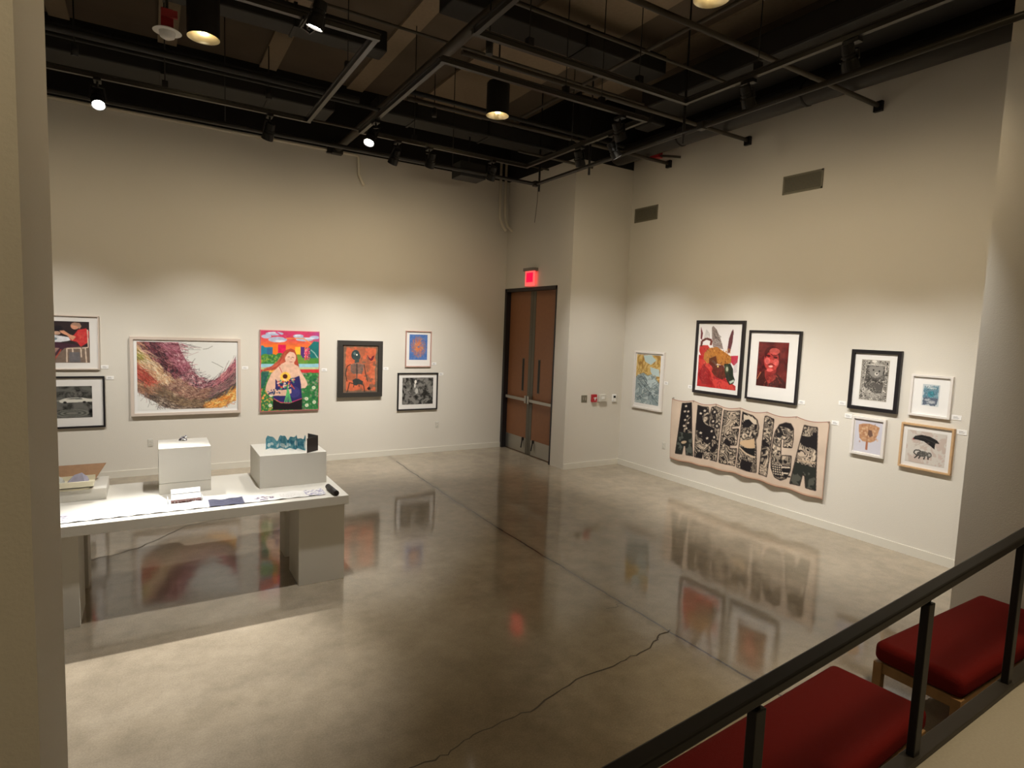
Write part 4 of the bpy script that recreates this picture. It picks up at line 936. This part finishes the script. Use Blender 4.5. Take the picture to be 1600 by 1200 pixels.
# ------------------------------------------------------------------ display table
t = thing('display_table', (.515, 6.22, 0), 'long white display table standing on four box legs', 'table')
X0, X1, Y0, Y1 = -1.75, 1.632, 5.59, 6.85
def tb(x0, x1, y0, y1, z0, z1): return MB().box(x0-.515, x1-.515, y0-6.22, y1-6.22, z0, z1)
tb(X0, X1, Y0, Y1, .765, .85).build('tabletop', M_white, t, bevel=.003)
for (x0, x1) in ((1.18, 1.61), (-.95, -.50)):
    tb(x0, x1, 5.65, 6.09, 0, .765).build('leg', M_white, t, bevel=.003)
    tb(x0+.02, x1, 6.44, 6.71, 0, .765).build('leg', M_white, t, bevel=.003)
def plinth(x0, x1, y0, y1, z0, z1, lab, seam=None):
    o = thing('display_plinth', ((x0+x1)/2, (y0+y1)/2, z0), lab, 'plinth')
    a, b = (x1-x0)/2, (y1-y0)/2
    if seam:
        MB().box(-a, a, -b, b, 0, seam-.0015).build('base_block', M_white, o, bevel=.002)
        MB().box(-a, a, -b, b, seam+.0015, z1-z0).build('plinth_body', M_white, o, bevel=.003)
    else:
        MB().box(-a, a, -b, b, 0, z1-z0).build('plinth_body', M_white, o, bevel=.003)
    return o
plinth(.062, .495, 6.29, 6.76, .8505, 1.283, 'tall white plinth in the middle of the table with a small wire piece on top', .10)
plinth(.912, 1.556, 6.145, 6.78, .8505, 1.176, 'wide white plinth at the right end of the table under the teal folded book')
plinth(-1.2, -.345, 6.33, 6.80, .8505, .952, 'low white plinth at the left end of the table under the tray')
# accordion book
t = thing('accordion_book', (1.22, 6.40, 1.1765), 'teal paper cut accordion book standing open with a dark cover', 'book')
def acc_cv():
    c = Canvas(150, 34, (92, 158, 176)); n = c.noise(5, 12, 3)
    c.put(n > .56, (130, 182, 192), .8); c.put(n < .38, (60, 124, 146), .8)
    for e in [(.08, .72, .04, .16), (.14, .6, .03, .12), (.25, .62, .035, .2), (.37, .75, .06, .16), (.5, .6, .04, .24), (.56, .72, .02, .12), (.66, .5, .02, .18), (.74, .55, .03, .22), (.95, .62, .035, .26), (.44, .78, .03, .1)]: c.ell(*e, (222, 232, 230))
    return c
path = [(-.205, .05), (-.15, .12), (-.10, .03), (-.05, .10), (-.02, -.02), (.03, .06), (.07, -.06), (.10, .01), (.135, -.11), (.15, -.14)]
PX = np.array(path)
def accz(X, Y, Z):
    u = (X+.5); tt = u*(len(path)-1); i = np.minimum(tt.astype(int), len(path)-2); f = tt-i
    x = PX[i, 0]*(1-f)+PX[i+1, 0]*f; y = PX[i, 1]*(1-f)+PX[i+1, 1]*f
    hh = .112+.022*np.sin(u*21)+.010*np.sin(u*47)+.018*u
    return x, y, (.5+Z)*hh
picture('folded_pages', acc_cv(), 1, 1, t, fz=accz)
cov = MB(); cov.bar((.138, -.262, .075), (.268, -.165, .075), .005, .148); cov.bar((.268, -.165, .08), (.20, -.02, .08), .005, .155)
cov.build('cover', mat('dark_book_cover', (.035, .026, .024), .6), t)
# wire piece
t = thing('wire_sculpture', (.275, 6.66, 1.2835), 'tiny crumpled paper and wire piece on the tall plinth', 'small sculpture')
mb = MB(); rr = random.Random(5)
for k in range(9):
    a = rr.uniform(0, 6.28); mb.tube([(.035*math.cos(a), .03*math.sin(a), .004), (.03*math.cos(a+1), .02*math.sin(a+1), rr.uniform(.02, .05)), (.035*math.cos(a+2.2), .03*math.sin(a+2.2), .004)], .0035, 6)
mb.build('wire', mat('violet_grey_wire', (.20, .18, .24), .4), t)
mb = MB()
for k in range(7):
    a = rr.uniform(0, 6.28); c = Vector((.02*math.cos(a), .02*math.sin(a), .012)); v = [c+Vector((rr.uniform(-.03, .03), rr.uniform(-.025, .025), rr.uniform(-.01, .035))) for _ in range(4)]
    mb.add(v, [(0, 1, 2), (0, 2, 3), (0, 3, 1), (1, 3, 2)])
mb.build('paper_folds', M_paper, t)
# tray with folded boats
t = thing('paper_tray', (-.80, 6.42, .9525), 'open cream box with a tan back panel on the low plinth', 'open box')
MB().box(-.45, .36, -.11, -.09, .02, .075).box(-.45, .36, -.11, .17, .02, .028).bar((-.45, .17, .045), (.36, .17, .045), .006, .05).bar((-.42, -.08, .008), (.33, -.08, .008), .03, .016).build('box_base', mat('cream_card', (.74, .68, .50), .7), t)
MB().add([(-.45, .175, .03), (.36, .175, .03), (.44, .26, .155), (-.45, .26, .155), (-.45, .18, .025), (.36, .18, .025), (.44, .266, .15), (-.45, .266, .15)], [(0, 1, 2, 3), (7, 6, 5, 4), (0, 4, 5, 1), (1, 5, 6, 2), (2, 6, 7, 3), (3, 7, 4, 0)]).build('back_panel', mat('tan_board', (.36, .20, .10), .7, vary=.2, bscale=20), t)
for i, (x, y, cl, lb) in enumerate([(-.625+.0, 6.44, (.36, .34, .42), 'grey violet folded paper form, right one in the tray'), (-.80, 6.42, (.50, .50, .44), 'greyish green folded paper form, middle of the tray'), (-1.02, 6.43, (.55, .45, .38), 'tan folded paper form hidden at the tray left')]):
    o = thing('folded_paper', (x+.05, y, .9810), lb, 'folded paper')
    v = [(-.075, -.04, .002), (.075, -.04, .002), (.095, .05, .02), (-.06, .05, .02), (-.01, .0, .085), (.045, .01, .10), (.085, .03, .055)]
    MB().add(v, [(0, 1, 4), (1, 5, 4), (1, 6, 5), (1, 2, 6), (2, 5, 6), (2, 3, 4, 5), (3, 0, 4), (0, 3, 2, 1)]).build('paper_body', mat('folded_paper_%d' % i, cl, .7, vary=.3, bscale=25), o)
    MB().box(-.07, .07, -.045, -.037, .0, .012).build('dark_hem', M_bframe, o)
# long scroll along the front edge
t = thing('hand_scroll', (.47, 5.79, .8505), 'long inked paper scroll along the table front with a dark roll at its end', 'scroll')
def scroll_cv():
    c = Canvas(420, 40, (232, 229, 224)); n = c.noise(5, 21, 3, warp=.4); s = np.abs(((n*6) % 1)-.5)*2
    sec = lambda a, b: (c.x > a) & (c.x < b)
    c.put(sec(.0, .26) & (c.x > .14) & (s < .4), (104, 98, 118)); c.put(sec(.26, .42) & (s < .16), (186, 182, 178)); c.put(sec(.42, .52) & (s < .06), (180, 176, 174), .5)
    c.put(sec(.63, .735), (62, 62, 80)); c.put(sec(.63, .735) & (c.noise(14, 5) > .55), (78, 80, 98), .6)
    c.put(sec(.765, .83) & (c.y > .35) & (c.y < .62) & (c.noise(22, 8, 2) > .47), (96, 78, 104)); c.put(sec(.782, .808) & (c.y > .72) & (c.y < .86), (96, 78, 104))
    c.put(sec(.85, .93) & (c.y > .3) & (c.y < .8) & (np.abs(((c.noise(7, 9) * 8) % 1)-.5) < .08), (170, 164, 158), .8)
    c.put(sec(.935, 1.0) & (c.noise(18, 18, 2) > .5), (150, 146, 172), .9); return c
def scz(X, Y, Z):
    u = X+.5; v = .5-Z
    x = -1.75+u*2.72+.0*v; y = .095-.20*v; 
    z = .004+.010*np.abs(np.sin(u*23))*np.exp(-((v-.0)/.6)**2)+.006*np.sin(u*61)**2
    return x, y, z
picture('paper_strip', scroll_cv(), 1, 1, t, fz=scz)
ro = MB(); ro.tube([(1.035, .09, .028), (1.045, -.19, .028)], .026, 18); ro.tube([(1.043, -.185, .028), (1.045, -.197, .028)], .009, 10, mi=1)
ro.build('dark_roll', [mat('dark_roll_cloth', (.03, .024, .022), .6), M_dark], t)
# small book lying on a clear support
t = thing('open_booklet', (.27, 5.97, .8505), 'small white booklet with brown fringed edge propped before the tall plinth', 'book')
mb = MB(); mb.add([(-.12, -.03, .030), (.115, -.02, .030), (.115, .09, .10), (-.12, .08, .10), (-.12, -.025, .022), (.115, -.015, .022), (.115, .098, .092), (-.12, .088, .092)], [(0, 1, 2, 3), (7, 6, 5, 4), (0, 4, 5, 1), (1, 5, 6, 2), (2, 6, 7, 3), (3, 7, 4, 0)]); mb.build('pages', M_paper, t)
MB().bar((-.12, .028, .069), (.115, .038, .069), .004, .003).build('fold_line', mat('fold_grey', (.35, .35, .34), .8), t)
mb = MB(); rr = random.Random(9)
for k in range(26):
    x = -.118+k*.0092; mb.tube([(x, -.03, .028), (x+rr.uniform(-.004, .004), -.042, .012+rr.uniform(-.004, .004)), (x, -.05, .004)], .005, 6)
mb.build('fringe', mat('brown_fringe', (.14, .07, .06), .8), t)
MB().box(-.17, .12, -.08, .10, 0, .003).box(-.15, -.145, -.05, .09, .003, .04).box(.122, .127, -.05, .09, .003, .04).build('clear_stand', mat('frosted_acrylic', (.75, .76, .76), .2), t)

# ------------------------------------------------------------------ benches
def bench(x, y, w, d, rz, lab):
    t = thing('upholstered_bench', (x, y, 0), lab, 'bench', None, rz)
    cu = MB().box(-w/2, w/2, -d/2, d/2, .305, .45).build('cushion', M_red, t)
    b = cu.modifiers.new('bevel', 'BEVEL'); b.width = .05; b.segments = 6
    for p in cu.data.polygons: p.use_smooth = True
    for sx in (-1, 1):
        for sy in (-1, 1):
            MB().box(sx*(w/2-.03)-.028, sx*(w/2-.03)+.028, sy*(d/2-.035)-.028, sy*(d/2-.035)+.028, 0, .304).build('leg', M_wood, t, bevel=.004)
    for sy in (-1, 1): MB().box(-w/2+.058, w/2-.058, sy*(d/2-.035)-.014, sy*(d/2-.035)+.014, .235, .304).build('rail', M_wood, t)
    for sx in (-1, 1): MB().box(sx*(w/2-.03)-.014, sx*(w/2-.03)+.014, -d/2+.063, d/2-.063, .235, .304).build('rail', M_wood, t)
bench(5.105, 1.745, 1.66, .54, 0, 'red cushioned wooden bench at the right beside the pillar')
bench(2.90, 1.665, 1.72, .55, math.radians(4), 'red cushioned bench left of its neighbour, behind the middle rail post')
# repeats of one kind share a group
GROUPS = {'track_spotlight': 'track spotlights under the ceiling', 'downlight': 'black cylinder downlights', 'lighting_track': 'black lighting tracks', 'strut_pipe': 'dark ceiling struts and pipes',
    'sprinkler_pipe': 'thin sprinkler pipes', 'pipe_clamp': 'small black ceiling fittings', 'wall_conduit': 'cream painted wall conduits', 'power_outlet': 'ivory wall power outlets', 'air_vent': 'olive vents on the right wall',
    'framed_picture': 'framed pictures on the gallery walls', 'display_plinth': 'white plinths on the table', 'folded_paper': 'folded paper forms in the tray', 'upholstered_bench': 'red benches behind the rail'}
for o in list(bpy.data.objects):
    k = o.name.split('.')[0]
    if o.parent is None and k in GROUPS and 'group' not in o: o['group'] = GROUPS[k]
# ------------------------------------------------------------------ railing
t = thing('handrail', (1.65, 1.15, .6), 'black metal handrail with square posts in front of the red benches', 'railing')
def rp(x): return (x-1.65, .03*(x-1.65), (1.328+(x-1.72)*.064)-.6)
MB().bar(rp(.2), rp(5.6), .062, .042).build('top_rail', mat('rail_black', (.010, .009, .009), .42, spec=.3), t, bevel=.008)
def bp(x): return (x-1.65, .03*(x-1.65), .015)
MB().bar(bp(.2), bp(5.6), .07, .03).build('bottom_rail', mat('rail_base_dark', (.028, .024, .02), .5, spec=.3), t, bevel=.004)
for x in (.47, 1.72, 2.97, 4.10, 5.3):
    px, py, pz = rp(x)
    MB().box(px-.028, px+.028, py-.018, py+.018, .025, pz-.055).build('post', M_blackm, t, bevel=.004); po = [c for c in t.children if c.name.startswith('post')][-1]
    MB().tube([(px, py, pz-.06), (px, py, pz-.015)], .010, 10).build('post_peg', M_blackm, po)
